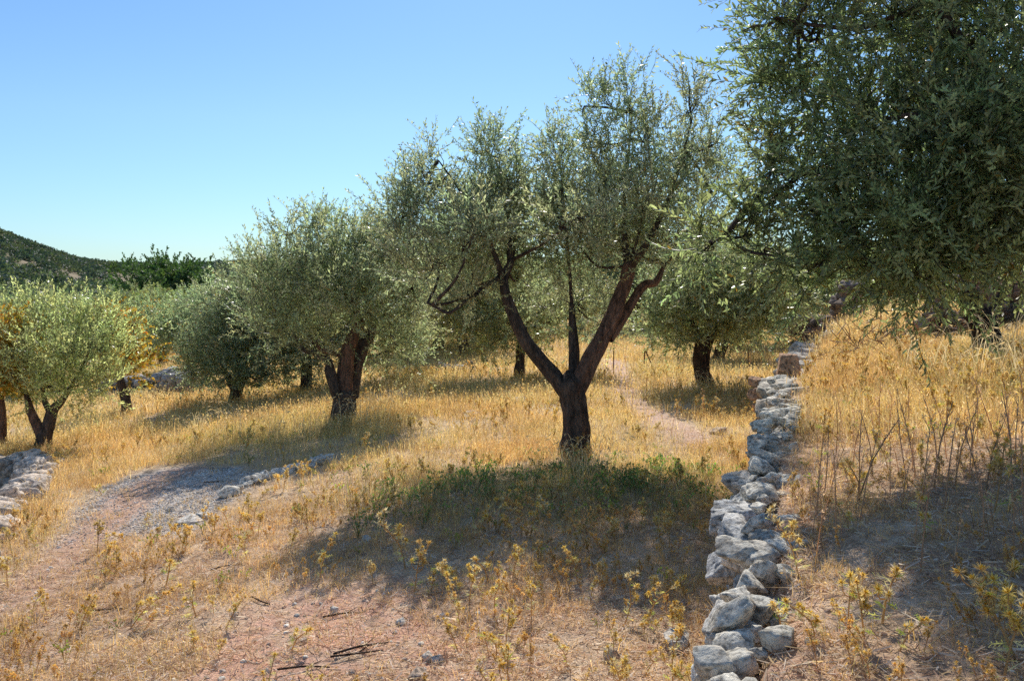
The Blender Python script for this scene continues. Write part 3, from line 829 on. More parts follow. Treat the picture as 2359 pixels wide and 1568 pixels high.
for q in range(130):
    yy = rs.uniform(2.6, 11); w_ = rs.uniform(.05, .17); packing(float(xw(yy)) + rs.uniform(.06, .38), yy, float(H(float(xw(yy)) + .5, yy)) - .04 + rs.uniform(-.04, .03), (w_ * 1.2, w_ * 1.5, w_ * .8), rs.uniform(0, 3), tuple(np.array([.86, .84, .78]) * rs.uniform(.7, 1.05)))
pk = pack.build('packing_stones', M_ROCK, wall, False, wall.location); pk['kind'] = 'stuff'
y = 1.2; farw = Acc()
while y < 18.5:
    sz = rs.uniform(.20, .44)
    x0 = float(xw(y))
    top = float(H(x0 + .45, y))
    big = (2.9 < y < 6.6)
    if big: y += .3; continue
    if y > 9.5:
        for q in range(3):
            V, Fc, c = stone((rs.uniform(.25, .5), sz * 1.2, rs.uniform(.2, .3)), 3000 + int(y * 100) + q, 3, .1, tuple(np.array([.72, .68, .62]) * rs.uniform(.8, 1.15)), .3)
            farw.add(rot(V, *rs.normal(0, .2, 2), rs.uniform(0, 3)) + [x0 + .22 + rs.normal(0, .12), y + rs.normal(0, .1), top - .1 - .12 * q], None, Fc, c)
    else:
        if not big: wall_stone(x0 + .22 + rs.normal(0, .05), y, top - .15 + rs.uniform(-.04, .05), (rs.uniform(.22, .42), sz * 1.2, rs.uniform(.16, .28)), -wdir(y) + rs.normal(0, .45), rs.choice([.1, .4, .1]), 4, tilt=.2)
        if 2.0 < y and rs.random() < .9:
            wall_stone(x0 + .10 + rs.uniform(-.04, .05), y + rs.uniform(-.1, .1), .17 + rs.uniform(-.1, .1), (.3, sz * 1.2, rs.uniform(.2, .34)), -wdir(y) + rs.normal(0, .3), .15, 3, tilt=.25)
        if rs.random() < .7: wall_stone(x0 + rs.uniform(.1, .5), y + .1, top - .02, (rs.uniform(.1, .26), rs.uniform(.1, .26), rs.uniform(.08, .16)), rs.uniform(0, 3), .3, 3, tilt=.3)
    y += sz * (.9 if y < 7 else 1.)
fw = farw.build('far_stones', M_ROCK, wall, False, wall.location); fw['kind'] = 'stuff'
x0, y0 = G(1858, 905)
wall_stone(3.42, 10.95, .80, (.46, .44, .62), .2, .6, tone=(.62, .40, .27), tilt=.05, label='big reddish-brown block standing proud of the wall')
for q in range(4):
    wall_stone(2.95 + rs.uniform(-.08, .12), 10.5 + q * .12, .30 + .14 * q, (.26, .24, .2), rs.uniform(0, 3), .3, 3, tone=(.60, .38, .26))


def stone_heap(name, label, line, width, height, n, size, seed, cat='wall', tone=(.5, .49, .46), warm=.2, sub=2, sink=.06):
    """a low wall or row: one mesh of stones laid along a line on the ground"""
    rs = np.random.default_rng(seed); a = Acc()
    L = np.array(line, float); seg = np.hypot(*np.diff(L, axis=0).T); cum = np.concatenate([[0], np.cumsum(seg)])
    for k in range(n):
        t = rs.uniform(0, cum[-1]); x = np.interp(t, cum, L[:, 0]) + rs.normal(0, width * .4); y = np.interp(t, cum, L[:, 1]) + rs.normal(0, width * .4)
        z = float(H(x, y)) + rs.uniform(0, height) - sink
        s = rs.uniform(.6, 1.3) * size
        V, Fc, c = stone((s * 1.3, s, s * .75), seed * 7 + k, sub, .1, tuple(np.array(tone) * rs.uniform(.8, 1.15)), warm)
        a.add(rot(V, *rs.normal(0, .25, 2), rs.uniform(0, 6.28)) + [x, y, z], None, Fc, c)
    o = a.build(name, M_ROCK, None, False, (L[0][0], L[0][1], float(H(L[0][0], L[0][1]))))
    return tag(o, label, cat)


stone_heap('dry_stone_wall', 'low retaining wall of pinkish pale stones at the left edge above a sunken corner', [(p[0] + .1, p[1]) for p in LW], .22, .14, 130, .26, 5, tone=(.80, .70, .62), warm=.3, sub=3, sink=.05)
rs5 = np.random.default_rng(55); a = Acc()
for k in range(150):                                            # its face down into the sunken corner
    t = rs5.uniform(0, 1) * (len(LW) - 1); i0 = min(int(t), len(LW) - 2); ft = t - i0
    x = LW[i0][0] * (1 - ft) + LW[i0 + 1][0] * ft - .08; y = LW[i0][1] * (1 - ft) + LW[i0 + 1][1] * ft
    V, Fc, c = stone((.34, .26, .2), 7000 + k, 2, .1, (.40, .37, .34), .2)
    a.add(rot(V, *rs5.normal(0, .2, 2), rs5.uniform(0, 6.28)) + [x, y, float(H(x + .5, y)) - rs5.uniform(.05, .7)], None, Fc, c)
wl = [o for o in C.objects if o.name.startswith('dry_stone_wall') and o.type == 'MESH'][0]
a.build('wall_face', M_ROCK, wl, False, wl.location)
stone_heap('dry_stone_wall', 'low grey stone wall between two trunks at the back of the left field', Gp([(225, 918), (300, 908), (380, 900), (440, 905)]), .25, .5, 190, .3, 6, tone=(.42, .42, .42), sub=2)
stone_heap('stone_heap', 'small heap of grey stones below the yellow tree', Gp([(376, 880), (396, 880)]), .25, .4, 30, .32, 7, 'stones', tone=(.42, .42, .43))
stone_heap('stone_edging', 'row of white limestone lumps edging the grey gravel patch', Gp([(528, 1145), (570, 1118), (620, 1100), (680, 1085), (730, 1070), (770, 1054)]), [.05][0], .04, 46, .15, 8, 'stones', tone=(.85, .82, .76), sub=3, warm=.0, sink=.0)
stone_heap('stone_edging', 'short broken line of pale slabs crossing the field behind the grass', Gp([(985, 855), (1040, 852), (1075, 856)]), .12, .12, 26, .34, 9, 'stones', tone=(.45, .42, .38))
stone_heap('dry_stone_wall', 'high rubble wall tangled with dead stems on the upper terrace at the right edge', [(5.9, 12.6), (6.8, 12.4), (8.6, 12.2), (10.5, 11.6)], .22, .85, 330, .26, 10, tone=(.46, .38, .34), warm=.5)
stone_heap('dry_stone_wall', 'collapsed end of a brown stone wall overgrown with dead brush beyond the big terrace block', [(7.9, 24.5), (8.2, 23), (8.3, 21.5)], .3, .95, 120, .4, 12, tone=(.30, .25, .22), warm=.2)

# loose stones and slabs lying about
loose = [(1085, 955, .32, .1, 'flat white stone in the golden grass left of the central trunk'), (1192, 925, .36, .1, 'flat white stone under the left limb of the central tree'), (1075, 962, .18, .07, None),
         (1130, 938, .2, .06, None), (905, 871, .3, .1, None), (1250, 1010, .22, .05, None), (345, 972, .25, .12, None), (440, 1200, .34, .07, 'white slab at the near corner of the gravel patch'),
         (470, 1192, .22, .07, None), (1655, 998, .26, .1, 'pinkish stone between the path and the terrace wall'), (1560, 1478, .22, .08, 'reddish stone just left of the wall near the bottom'),
         (1565, 1500, .10, .07, None), (1410, 1520, .10, .08, None), (985, 1521, .09, .06, None), (1005, 1524, .08, .06, None), (960, 1562, .11, .06, None), (770, 1410, .07, .04, None), (845, 1245, .09, .05, None),
         (540, 1420, .06, .03, None), (925, 1435, .10, .04, None), (395, 1176, .11, .07, None), (1450, 828, .4, .1, None), (1800, 1010, .1, .06, None), (610, 1550, .06, .04, None), (700, 1480, .07, .04, None)]
for k, (px, py, s, h, lab) in enumerate(loose):
    x, y = G(px, py)
    V, Fc, c = stone((s, s * .75, h * 1.3), 4000 + k, 3, .08, (.85, .80, .74) if k % 3 else (.78, .62, .50), .2)
    o = obj('loose_stone', mesh('loose_stone', rot(V, 0, 0, k * 1.1), None, Fc, c, M_ROCK, False), None, (x, y, float(H(x, y)) + h * .15))
    tag(o, lab or 'small pale stone lying loose on the dry ground', 'stone', 'loose stones on the ground')
x, y = G(400, 1172)

# pebbles (uncountable)
rs = np.random.default_rng(91); acc = Acc()
PB = []
for k in range(6):
    V, Fc, c = stone((1, .8, .6), 5000 + k, 1, .05, (1, 1, 1), 0, 7)
    PB.append((V, np.zeros((0, 4), int), Fc, np.ones_like(V)))


def scatter_pts(n, box, fn, rs):
    x = rs.uniform(box[0], box[1], n); y = rs.uniform(box[2], box[3], n)
    k = rs.random(n) < fn(x, y)
    return x[k], y[k]


def frust(x, y, m=.08):
    """keep what the photo or a view a step aside could see"""
    return (np.abs(x) < y * (.5775 + m) + 1.2)


x, y = scatter_pts(60000, (-7, 5, 2.0, 12), lambda x, y: frust(x, y) * (.10 + .9 * np.clip(zones(x, y)[0] + zones(x, y)[3] * .7 + zones(x, y)[1] * .3 + zones(x, y)[4] * .4, 0, 1)) * np.clip(14 / (y * y), .12, 1), rs)
k = len(x)
tn = np.array([[.90, .80, .66], [.8, .58, .44], [.95, .88, .78], [.6, .48, .40]])[rs.integers(0, 4, k)] * rs.uniform(.8, 1.2, k)[:, None]
gz = zones(x, y)[0]
place(acc, PB, np.stack([x, y, H(x, y)], 1), rs.normal(0, .4, (k, 3)) + [0, 0, 1], .009 + .038 * rs.random(k) ** 5 + gz * .004, tn, rs)
# fine grey gravel of the patch
x, y = scatter_pts(45000, (-6, -2, 6, 11), lambda x, y: np.clip(zones(x, y)[0] * (1 - zones(x, y)[1] * .8), 0, 1) * .8, rs); k = len(x)
tn = np.array([[.74, .66, .58], [.88, .82, .74], [.42, .37, .33]])[rs.integers(0, 3, k)]
place(acc, PB, np.stack([x, y, H(x, y)], 1), rs.normal(0, .5, (k, 3)) + [0, 0, 1], rs.uniform(.010, .026, k), tn, rs)
tag(acc.build('pebbles', M_ROCK), 'pebbles and chips strewn over bare earth and the gravel patch', 'pebbles', None, 'stuff')

# ================================================================== GRASS AND WEEDS
def blade(a, base, az, lean, h, w, col, seg=2, droop=0.):
    d = np.array([math.cos(az), math.sin(az), 0.]); s = np.array([-d[1], d[0], 0.]) * w * .5
    pts = []
    for i in range(seg + 1):
        t = i / seg
        pts.append(base + d * (lean * h * t ** 1.6) + np.array([0, 0, h * (t - droop * t ** 3)]))
    V = []
    for i, p in enumerate(pts[:-1]):
        q = 1 - .35 * i / seg
        V += [p - s * q, p + s * q]
    V.append(pts[-1])
    Qs = [(2 * i, 2 * i + 1, 2 * i + 3, 2 * i + 2) for i in range(seg - 1)]
    a.add(V, Qs, [(2 * seg - 2, 2 * seg - 1, 2 * seg)], col)


STRAW = [(.82, .62, .25), (.78, .59, .24), (.88, .75, .44), (.68, .48, .24), (.84, .63, .23), (.72, .60, .38), (.62, .57, .26), (.88, .73, .38)]


def tuft(r, n, h, w, spread, cols, lean=.5, seg=2, heads=.25):
    a = Acc()
    for i in range(n):
        b = np.array([*r.normal(0, spread, 2), -.02]); c = np.array(cols[r.integers(len(cols))]) * r.uniform(.75, 1.2)
        hh = h * r.uniform(.5, 1.15); az = r.uniform(0, 6.28); ln = abs(r.normal(0, lean))
        blade(a, b, az, ln, hh, w * r.uniform(.7, 1.2), c, seg)
        if r.random() < heads:      # seed head
            d = np.array([math.cos(az), math.sin(az), 0]); tip = b + d * ln * hh + [0, 0, hh]
            leaf_quads(a, tip - unit(d * ln + [0, 0, 1]) * .03, unit(d * (ln + .4) + np.array([0, 0, 1.])), unit(r.normal(0, 1, 3)), h * .16, w * 1.8, c * 1.1)
    return a.arr()


def arching(r, n=16, h=.5):
    """clump of long arching stems with drooping pale seed heads"""
    a = Acc()
    for i in range(n):
        az = r.uniform(0, 6.28); b = np.array([*r.normal(0, .05, 2), -.02]); hh = h * r.uniform(.6, 1.2); c = np.array([.80, .68, .42]) * r.uniform(.8, 1.15)
        d = np.array([math.cos(az), math.sin(az), 0.]); s = np.array([-d[1], d[0], 0]) * .0022; out = r.uniform(.3, .9) * hh
        pts = [b + d * out * t ** 1.5 + np.array([0, 0, hh * (1.25 * t - .45 * t ** 3)]) for t in np.linspace(0, 1, 6)]
        V = []
        for i2, p in enumerate(pts): V += [p - s, p + s]
        a.add(V, [(2 * q, 2 * q + 1, 2 * q + 3, 2 * q + 2) for q in range(5)], None, c)
        hd = unit(d * 1. + np.array([0, 0, -.35]))
        for q in range(3): leaf_quads(a, pts[-1] - hd * .02, unit(hd + r.normal(0, .08, 3)), unit(r.normal(0, 1, 3)), .075, .0065, c * 1.1)
    for i in range(26):
        blade(a, np.array([*r.normal(0, .07, 2), -.02]), r.uniform(0, 6.28), abs(r.normal(0, .5)), h * r.uniform(.25, .6), .005, np.array([.34, .34, .16]) * r.uniform(.7, 1.3), 2)
    return a.arr()


r = np.random.default_rng(400)
T_NEAR = [tuft(r, 12, .13, .004, .06, STRAW, 1.0) for _ in range(8)]
T_MID = [tuft(r, 12, .18, .0055, .10, STRAW, .7, heads=.35) for _ in range(8)]
T_FAR = [tuft(r, 12, .23, .011, .17, STRAW, .6, heads=.35) for _ in range(8)]
GRN = [(.26, .28, .12), (.36, .34, .15), (.50, .42, .22), (.20, .24, .10), (.6, .48, .26), (.6, .45, .25)]
T_GREEN = [tuft(r, 9, .17, .0045, .12, GRN, .9, heads=0) for _ in range(8)]
T_ARCH = [arching(r) for _ in range(5)]


def put_grass(acc, PR, x, y, smin, smax, tint=None, lean=.08, seed=0, var=.15):
    rs = np.random.default_rng(seed); k = len(x)
    t = np.ones((k, 3)) * rs.uniform(1 - var, 1 + var, k)[:, None]
    patch = n2(x, y, .7, 71); p2 = n2(x, y, 2.3, 79)
    t = t * lerp(np.array([1.0, .93, .86]), np.array([1.0, 1.03, 1.0]), sst(.35, .65, patch))
    t = t * lerp(np.array([.88, .85, .84]), np.array([1.08, 1.08, 1.10]), sst(.36, .62, p2))
    if tint is not None: t = t * tint
    place(acc, PR, np.stack([x, y, H(x, y)], 1), rs.normal(0, lean, (k, 3)) + [0, 0, 1], rs.uniform(smin, smax, k), t, rs)


def clear(x, y):
    z = zones(x, y)
    return sst(.08, .42, seg_dist(x, y, EDGE)[0]) * sst(.1, .35, poly_sd(x, y, GRAVEL) * -1 + .12) * np.clip(1 - z[0] * .98 - z[1] * .95 - z[2] * .97 - z[3] * .93 - z[4] * .7, 0, 1)


def offwall(x, y):
    t = x - xw(y)
    return ((t < -.03) | (t > .30 + .2 * n2(x, y, 4., 84)) | (y > 18)) & (seg_dist(x, y, LW)[0] > .18)


def field(x, y):     # how golden and tall: lower terrace behind the foreground; more on the left bank
    px, py = pix(x, y)
    lo = x < xw(y)
    a = sst(1190, 1000, py + (n2(x, y, .9, 72) - .5) * 150)
    bank = sst(230, 100, px) * sst(1290, 1170, py) * .8
    up = sst(1080, 860, py + (n2(x, y, .9, 73) - .5) * 160) * .9
    return np.where(lo, np.maximum(a, bank), up)


acc = Acc(); rs = np.random.default_rng(411)
patchy = lambda x, y: .2 + .8 * sst(.38, .6, n2(x, y, 1.6, 74))
# mid field
x, y = scatter_pts(110000, (-10, 8, 6, 15), lambda x, y: frust(x, y) * clear(x, y) * field(x, y) * offwall(x, y) * np.clip(1.1 - (y - 8) * .06, .4, 1) * patchy(x, y) * .44, rs)
put_grass(acc, T_MID, x, y, .5, 1.1, seed=1, var=.22); c1 = len(x)
x, y = scatter_pts(90000, (-25, 16, 14, 34), lambda x, y: frust(x, y) * clear(x, y) * np.clip(1.1 - (y - 14) * .035, .35, 1) * patchy(x, y) * .6 * (y < 34), rs)
put_grass(acc, T_FAR, x, y, .6, 1.15, seed=2, var=.22); c2 = len(x)
x, y = scatter_pts(30000, (-50, 45, 33, 80), lambda x, y: frust(x, y) * .5, rs)
put_grass(acc, T_FAR, x, y, 1.2, 2.0, (.8, .8, .8), seed=3); c3 = len(x)
# short sparse grass in the foreground
x, y = scatter_pts(60000, (-7, 6, 1.8, 11), lambda x, y: frust(x, y) * (.15 + .85 * clear(x, y)) * (1 - field(x, y) * .7) * offwall(x, y) * patchy(x, y) * .5, rs)
put_grass(acc, T_NEAR, x, y, .35, .95, (.98, .90, .86), .12, 4, .22); c4 = len(x)
x, y = scatter_pts(50000, (0, 12, 7, 18), lambda x, y: frust(x, y, .2) * (x > xw(y) + .5) * field(x, y) * .5, rs)
put_grass(acc, T_MID, x, y, .5, 1.0, seed=5)
tag(acc.build('dry_grass', M_GRASS), 'golden sun-dried grass covering the grove floor', 'grass', None, 'stuff')

acc = Acc()
x, y = scatter_pts(60000, (-9, 8, 6, 15), lambda x, y: np.clip(zones(x, y)[5] * .5 * sst(.4, .6, n2(x, y, 2.5, 80)) + zones(x, y)[6] * .55 + zones(x, y)[7] * .6, 0, 1) * .30 * offwall(x, y), rs)
put_grass(acc, T_GREEN, x, y, .5, 1.15, seed=6, var=.25)
tag(acc.build('green_grass', M_WEED), 'dull green grass growing in the shade under the trees', 'grass', None, 'stuff')

# arching clumps: countable
for k, (px, py, s) in enumerate([(800, 992, 1.1), (770, 1000, .9), (840, 985, 1.), (560, 1010, 1.), (500, 1020, .8), (640, 1015, .9), (700, 1012, .9), (880, 980, .9), (1370, 1090, .9), (1300, 1085, .8), (1340, 1110, .7),
                                 (2150, 870, 1.), (2230, 872, 1.1), (2310, 860, 1.2), (2340, 880, 1.), (2190, 900, .8), (2260, 840, 1.), (2100, 858, .9), (1640, 905, .9), (1610, 910, .8), (1690, 905, .8), (1560, 1020, .6), (2350, 905, 1.0), (450, 1000, .8)]):
    if k < 5 or k % 5 == 0: pass
    x, y = G(px, py)
    if 'ARM' not in globals(): ARM = [mesh('grass_clump', q[0], q[1], q[2], q[3], M_GRASS) for q in T_ARCH]
    o = obj('grass_clump', ARM[k % 5], None, (x, y, float(H(x, y)))); s *= 1.2; o.rotation_euler.z = k * 1.7; o.scale = (s, s, s)
    lab = 'clump of long arching straw grass at the foot of the gnarled tree' if px < 900 else ('clump of arching grass below the central trunk' if px < 1400 else ('clump of arching grass by the row of trees right of centre' if px < 1800 else 'clump of tall arching grass on the upper terrace near the dark trunk'))
    tag(o, lab, 'grass', lab.replace('clump', 'clumps', 1))

# straw litter (flat bits)
def straw_bits(n, box, fn, seed, lmin, lmax, w, cols, name, label, lift=.012):
    rs = np.random.default_rng(seed)
    x, y = scatter_pts(n, box, fn, rs); k = len(x)
    az = rs.uniform(0, 6.28, k); L = rs.uniform(lmin, lmax, k) * .5; ww = w * rs.uniform(.6, 1.4, k) * .5; tl = rs.normal(0, .22, k)
    d = np.stack([np.cos(az) * np.cos(tl), np.sin(az) * np.cos(tl), np.sin(tl)], 1); s = np.stack([-np.sin(az), np.cos(az), rs.normal(0, .5, k)], 1)
    c = np.stack([x, y, H(x, y) + rs.uniform(.002, lift, k) + np.abs(np.sin(tl)) * L * .8], 1)
    V = np.stack([c - d * L[:, None] - s * ww[:, None], c - d * L[:, None] + s * ww[:, None], c + d * L[:, None] + s * ww[:, None], c + d * L[:, None] - s * ww[:, None]], 1).reshape(-1, 3)
    Qs = (np.arange(k) * 4)[:, None] + np.arange(4)
    cc = np.repeat(np.array(cols)[rs.integers(0, len(cols), k)] * rs.uniform(.7, 1.25, k)[:, None], 4, 0)
    o = obj(name, mesh(name, V, Qs, None, cc, M_GRASS)); tag(o, label, 'litter', None, 'stuff')
    return k


LC = [(.82, .68, .50), (.72, .53, .35), (.62, .42, .30), (.88, .80, .68), (.50, .38, .28), (.80, .60, .32)]
dens = lambda x, y: frust(x, y) * np.clip(22 / (y * y), .08, 1) * (.25 + .75 * (1 - .6 * zones(x, y)[3] - .9 * zones(x, y)[0])) * ((x - xw(y) < 0) | (x - xw(y) > .2)) * (.3 + .7 * sst(.35, .6, n2(x, y, 2.6, 75)))
straw_bits(520000, (-7, 7, 1.8, 12), dens, 501, .02, .09, .0042, LC, 'straw_litter', 'broken straw and dry leaves littering the reddish ground', .02)


# ---- thistles
def thistle(r, h=.4, heads=6, fresh=.3, bushy=1.):
    """branched spiny stem with yellow flower heads and bracts"""
    st, lf, heads_ = Acc(), Acc(), []
    stemc = np.array([.62, .44, .22]); yc = [(.90, .72, .34), (.86, .62, .26), (.90, .72, .24), (.86, .76, .48)]
    bend = r.normal(0, .08, 2)
    top = lambda t: np.array([bend[0] * t * t, bend[1] * t * t, h * t])
    tube(st, [top(0) - [0, 0, .03], top(.5), top(1)], [.0045, .0038, .0025], 4, 5, col=stemc)
    tips = [(top(1), unit(np.array([bend[0], bend[1], .5])))]
    for k in range(heads - 1):
        t = r.uniform(.4, .97); az = r.uniform(0, 6.28); ln = h * r.uniform(.08, .24)
        e = top(t) + np.array([math.cos(az) * ln * .7, math.sin(az) * ln * .7, ln])
        tube(st, [top(t), (top(t) + e) / 2 + [math.cos(az) * .015, math.sin(az) * .015, -.01], e], [.003, .0025, .002], 3, 4, col=stemc)
        tips.append((e, unit(e - top(t))))
    def spiny(p, d, ln, wd, c):
        nr = unit(r.normal(0, .6, 3) + np.array([0, 0, 1.]))
        s = unit(np.cross(d, nr))
        leaf_quads(lf, p, d, nr, ln, wd, c)
        for q in (.3, .55, .8):
            for sg in (-1, 1):
                leaf_quads(lf, p + d * ln * q, unit(d * .5 + s * sg), nr, ln * .42 * (1 - q * .4), wd * .5, c * 1.05)
    for k in range(int(12 * bushy)):
        t = r.uniform(.08, .95); az = r.uniform(0, 6.28)
        d = unit(np.array([math.cos(az), math.sin(az), r.uniform(-.1, .7)]))
        c = np.array([.88, .75, .44]) * r.uniform(.75, 1.1) if r.random() > fresh else np.array([.46, .50, .15]) * r.uniform(.7, 1.2)
        spiny(top(t), d, r.uniform(.035, .07), .007, c)
    for p, dv in tips:
        hd = Acc(); c0 = np.array(yc[r.integers(4)]) * r.uniform(.85, 1.1)
        for k in range(30):                              # ruff of bracts
            u = unit(r.normal(0, 1, 3) + dv * .5)
            leaf_quads(hd, p, u, unit(r.normal(0, 1, 3)), r.uniform(.018, .036), .0046, c0 * r.uniform(.7, 1.15))
        for k in range(12):
            u = unit(r.normal(0, .5, 3) + dv * 1.3)
            leaf_quads(hd, p, u, unit(r.normal(0, 1, 3)), .020, .007, np.array([.84, .58, .08]) * r.uniform(.8, 1.1))
        heads_.append(hd)
    return st, lf, heads_


def amesh(n, a, m):
    V, Q, T, K = a.arr(); return mesh(n, V, Q, T, K, m)


r = np.random.default_rng(600)
TH = []
for k in range(14):
    st, lf, hd = thistle(r, r.uniform(.13, .36), int(r.integers(4, 13)), [.1, .5, .25][k % 3])
    TH.append((st, lf, hd, (amesh('stem', st, M_GRASS), amesh('leaf', lf, M_WEED), *[amesh('flower_head', q, M_GRASS) for q in hd])))


def put_thistle(x, y, s, k, label, group, name='thistle'):
    o = empty(name, (x, y, float(H(x, y))), label, 'thistle', group)
    o.scale = (s, s, s); o.rotation_euler = (random.gauss(0, .2), random.gauss(0, .2), random.uniform(0, 6.28))
    m = TH[k][3]
    for nm, q in zip(['stem', 'foliage'] + ['flower_head'] * 20, m): obj(nm, q, o)
    return o


hand = [(383, 1345, 1.3, 1, 'tallest yellow thistle in the left foreground'), (300, 1445, 1.15, 2, None), (185, 1450, 1.1, 0, None), (450, 1420, 1.2, 1, None), (520, 1450, .7, 4, 'small orange-headed thistle alone at the edge of the bare soil'),
        (935, 1310, 1.35, 3, 'big dry thistle head at the edge of the central shadow'), (955, 1360, 1.1, 4, None), (1035, 1345, 1.2, 5, None), (1125, 1340, 1.1, 1, None), (1080, 1390, .9, 7, None), (1330, 1340, .9, 2, None),
        (1575, 1370, 1.0, 1, None), (1440, 1440, .9, 3, None), (1490, 1440, .9, 6, None), (1180, 1330, .8, 7, None), (1220, 1240, 1.1, 3, None), (1245, 1170, 1.1, 0, None), (1405, 1150, .9, 4, None), (1090, 1240, 1.0, 6, None), (735, 1340, 1., 2, None),
        (235, 1140, 1.1, 1, None), (1145, 1510, .9, 5, None), (1055, 1500, .7, 4, None), (670, 1500, 1., 1, None), (1060, 1445, .7, 2, None),
        (2030, 1440, 1.25, 1, 'green thistle with bright yellow heads in the shade at lower right'), (1990, 1470, .9, 4, None), (2070, 1500, .9, 1, None), (1800, 1460, .9, 1, None), (1880, 1470, 1., 5, None), (1840, 1330, 1., 3, 'dry orange thistle beside the wall on the upper terrace'),
        (2300, 1430, 1.3, 1, None), (2340, 1520, 1.1, 4, None), (2310, 1570, 1.1, 7, None), (1980, 1150, 1.3, 1, None), (1890, 1060, 1.2, 4, None), (2180, 1000, 1.2, 4, None), (2130, 1240, 1.2, 1, None), (2320, 1180, 1.5, 7, 'dark green bushy thistle near the right edge'), (2290, 1180, 1.3, 4, None)]
tl, tu = 'thistles with yellow heads on the open ground', 'thistles with yellow heads on the upper terrace'
for px, py, s, k, lab in hand:
    x, y = G(px, py)
    up = x > xw(y)
    put_thistle(x, y, s, k, lab or ('yellow-headed dry thistle on the upper terrace right of the wall' if up else 'yellow-headed dry thistle on the open ground left of the wall'), tu if up else tl)
rs = np.random.default_rng(611)
fn = lambda x, y: frust(x, y, -.01) * (.04 + .96 * clear(x, y)) * offwall(x, y) * sst(.50, .60, n2(x, y, 1.1, 76)) * np.clip(1.25 - y * .06, .3, 1)
x, y = scatter_pts(4200, (-6.5, 6, 2.6, 12), fn, rs)
n_th = 0
for a_, b_ in zip(x, y):
    if n_th >= 255: break
    up = a_ > xw(b_)
    if up and rs.random() < .45: continue
    n_th += 1
    put_thistle(a_, b_, rs.uniform(.3, .95), int(rs.integers(14)), 'yellow-headed dry thistle on the upper terrace right of the wall' if up else 'yellow-headed dry thistle on the open ground left of the wall', tu if up else tl)
# the field's remaining thistles
acc = Acc(); TA = []
for st, lf, hd, _ in TH:
    a = Acc()
    for q in (st, lf, *hd):
        v = q.arr(); a.add(v[0], v[1], v[2], v[3])
    TA.append(a.arr())
x, y = scatter_pts(16000, (-13, 9, 4, 20), lambda x, y: frust(x, y) * clear(x, y) * offwall(x, y) * (.04 + sst(.45, .65, n2(x, y, .7, 77))) * sst(5, 9, y) * .34, rs)
put_grass(acc, TA, x, y, .5, .95, (1.0, 1.06, 1.08), .1, 8)
x, y = scatter_pts(9000, (-6, 6, 2.6, 9), lambda x, y: frust(x, y) * clear(x, y) * offwall(x, y) * sst(.48, .62, n2(x, y, 1.3, 83) + .07 * (x < -1.2) + .05 * (x > xw(y))) * .5, rs)
put_grass(acc, TA, x, y, .22, .55, (1.0, .95, .95), .25, 12)
tag(acc.build('thistle_field', M_GRASS), 'dry yellow thistles mixed all through the golden grass', 'thistles', None, 'stuff')


# ---- green weeds in the shade
def weed(r, h=.11, n=26, c0=(.20, .27, .11)):
    a = Acc()
    for k in range(5):
        az = r.uniform(0, 6.28); e = np.array([math.cos(az) * h * .7, math.sin(az) * h * .7, h * r.uniform(.5, 1.1)])
        tube(a, [(0, 0, -.02), e * .5 + [0, 0, .04], e], [.0022, .0018, .001], 3, 4, col=(.4, .36, .2))
        for j in range(n // 5):
            t = r.uniform(.25, 1.)
            leaf_quads(a, e * t + [0, 0, .03 * math.sin(3.14 * t)], unit(r.normal(0, 1, 3) + [0, 0, .3]), unit(r.normal(0, .6, 3) + [0, 0, 1]), r.uniform(.016, .03), .015, np.array(c0) * r.uniform(.7, 1.4))
    return a.arr()


WD = [weed(r) for _ in range(6)]
acc = Acc()
x, y = scatter_pts(9000, (-4, 4, 6.5, 12), lambda x, y: zones(x, y)[5] * .12 * offwall(x, y) * sst(.35, .6, n2(x, y, 1.8, 78)), rs)
put_grass(acc, WD, x, y, .7, 1.5, seed=9, var=.25)
x, y = scatter_pts(3000, (-8, 6, 5, 14), lambda x, y: frust(x, y) * clear(x, y) * offwall(x, y) * .07, rs)
put_grass(acc, WD, x, y, .5, 1.1, (1.4, 1.2, .9), seed=10, var=.3)
for px, py, w in [(1580, 1090, .45), (1050, 1120, .6), (1400, 1120, .4)]:
    x0, y0 = G(px, py); x = rs.normal(x0, w * .6, 26); y = rs.normal(y0, w * .5, 26)
    k = offwall(x, y); put_grass(acc, WD, x[k], y[k], .8, 1.5, (.9, 1.1, .9), seed=11)
tag(acc.build('green_weeds', M_WEED), 'low leafy green weeds and brambles spreading in the central shade', 'weeds', None, 'stuff')


# ---- tall dead stems
def dead_stem(r, h=.5):
    a = Acc(); c = np.array([.60, .42, .27]) * r.uniform(.65, 1.2)
    b = r.normal(0, .07, 2)
    f_ = lambda t: np.array([b[0] * t * t, b[1] * t * t, h * t])
    tube(a, [f_(0) - [0, 0, .03], f_(.5), f_(1)], [.0045, .0038, .0015], 4, 5, col=c)
    for k in range(r.integers(4, 9)):
        t = r.uniform(.4, .97); az = r.uniform(0, 6.28); ln = h * r.uniform(.06, .16)
        e = f_(t) + np.array([math.cos(az) * ln * .5, math.sin(az) * ln * .5, ln])
        tube(a, [f_(t), e], [.002, .0012], 3, 3, col=c)
        for j in range(4): leaf_quads(a, e, unit(r.normal(0, 1, 3) + [0, 0, .5]), unit(r.normal(0, 1, 3)), .018, .007, c * 1.4)
    return a.arr()


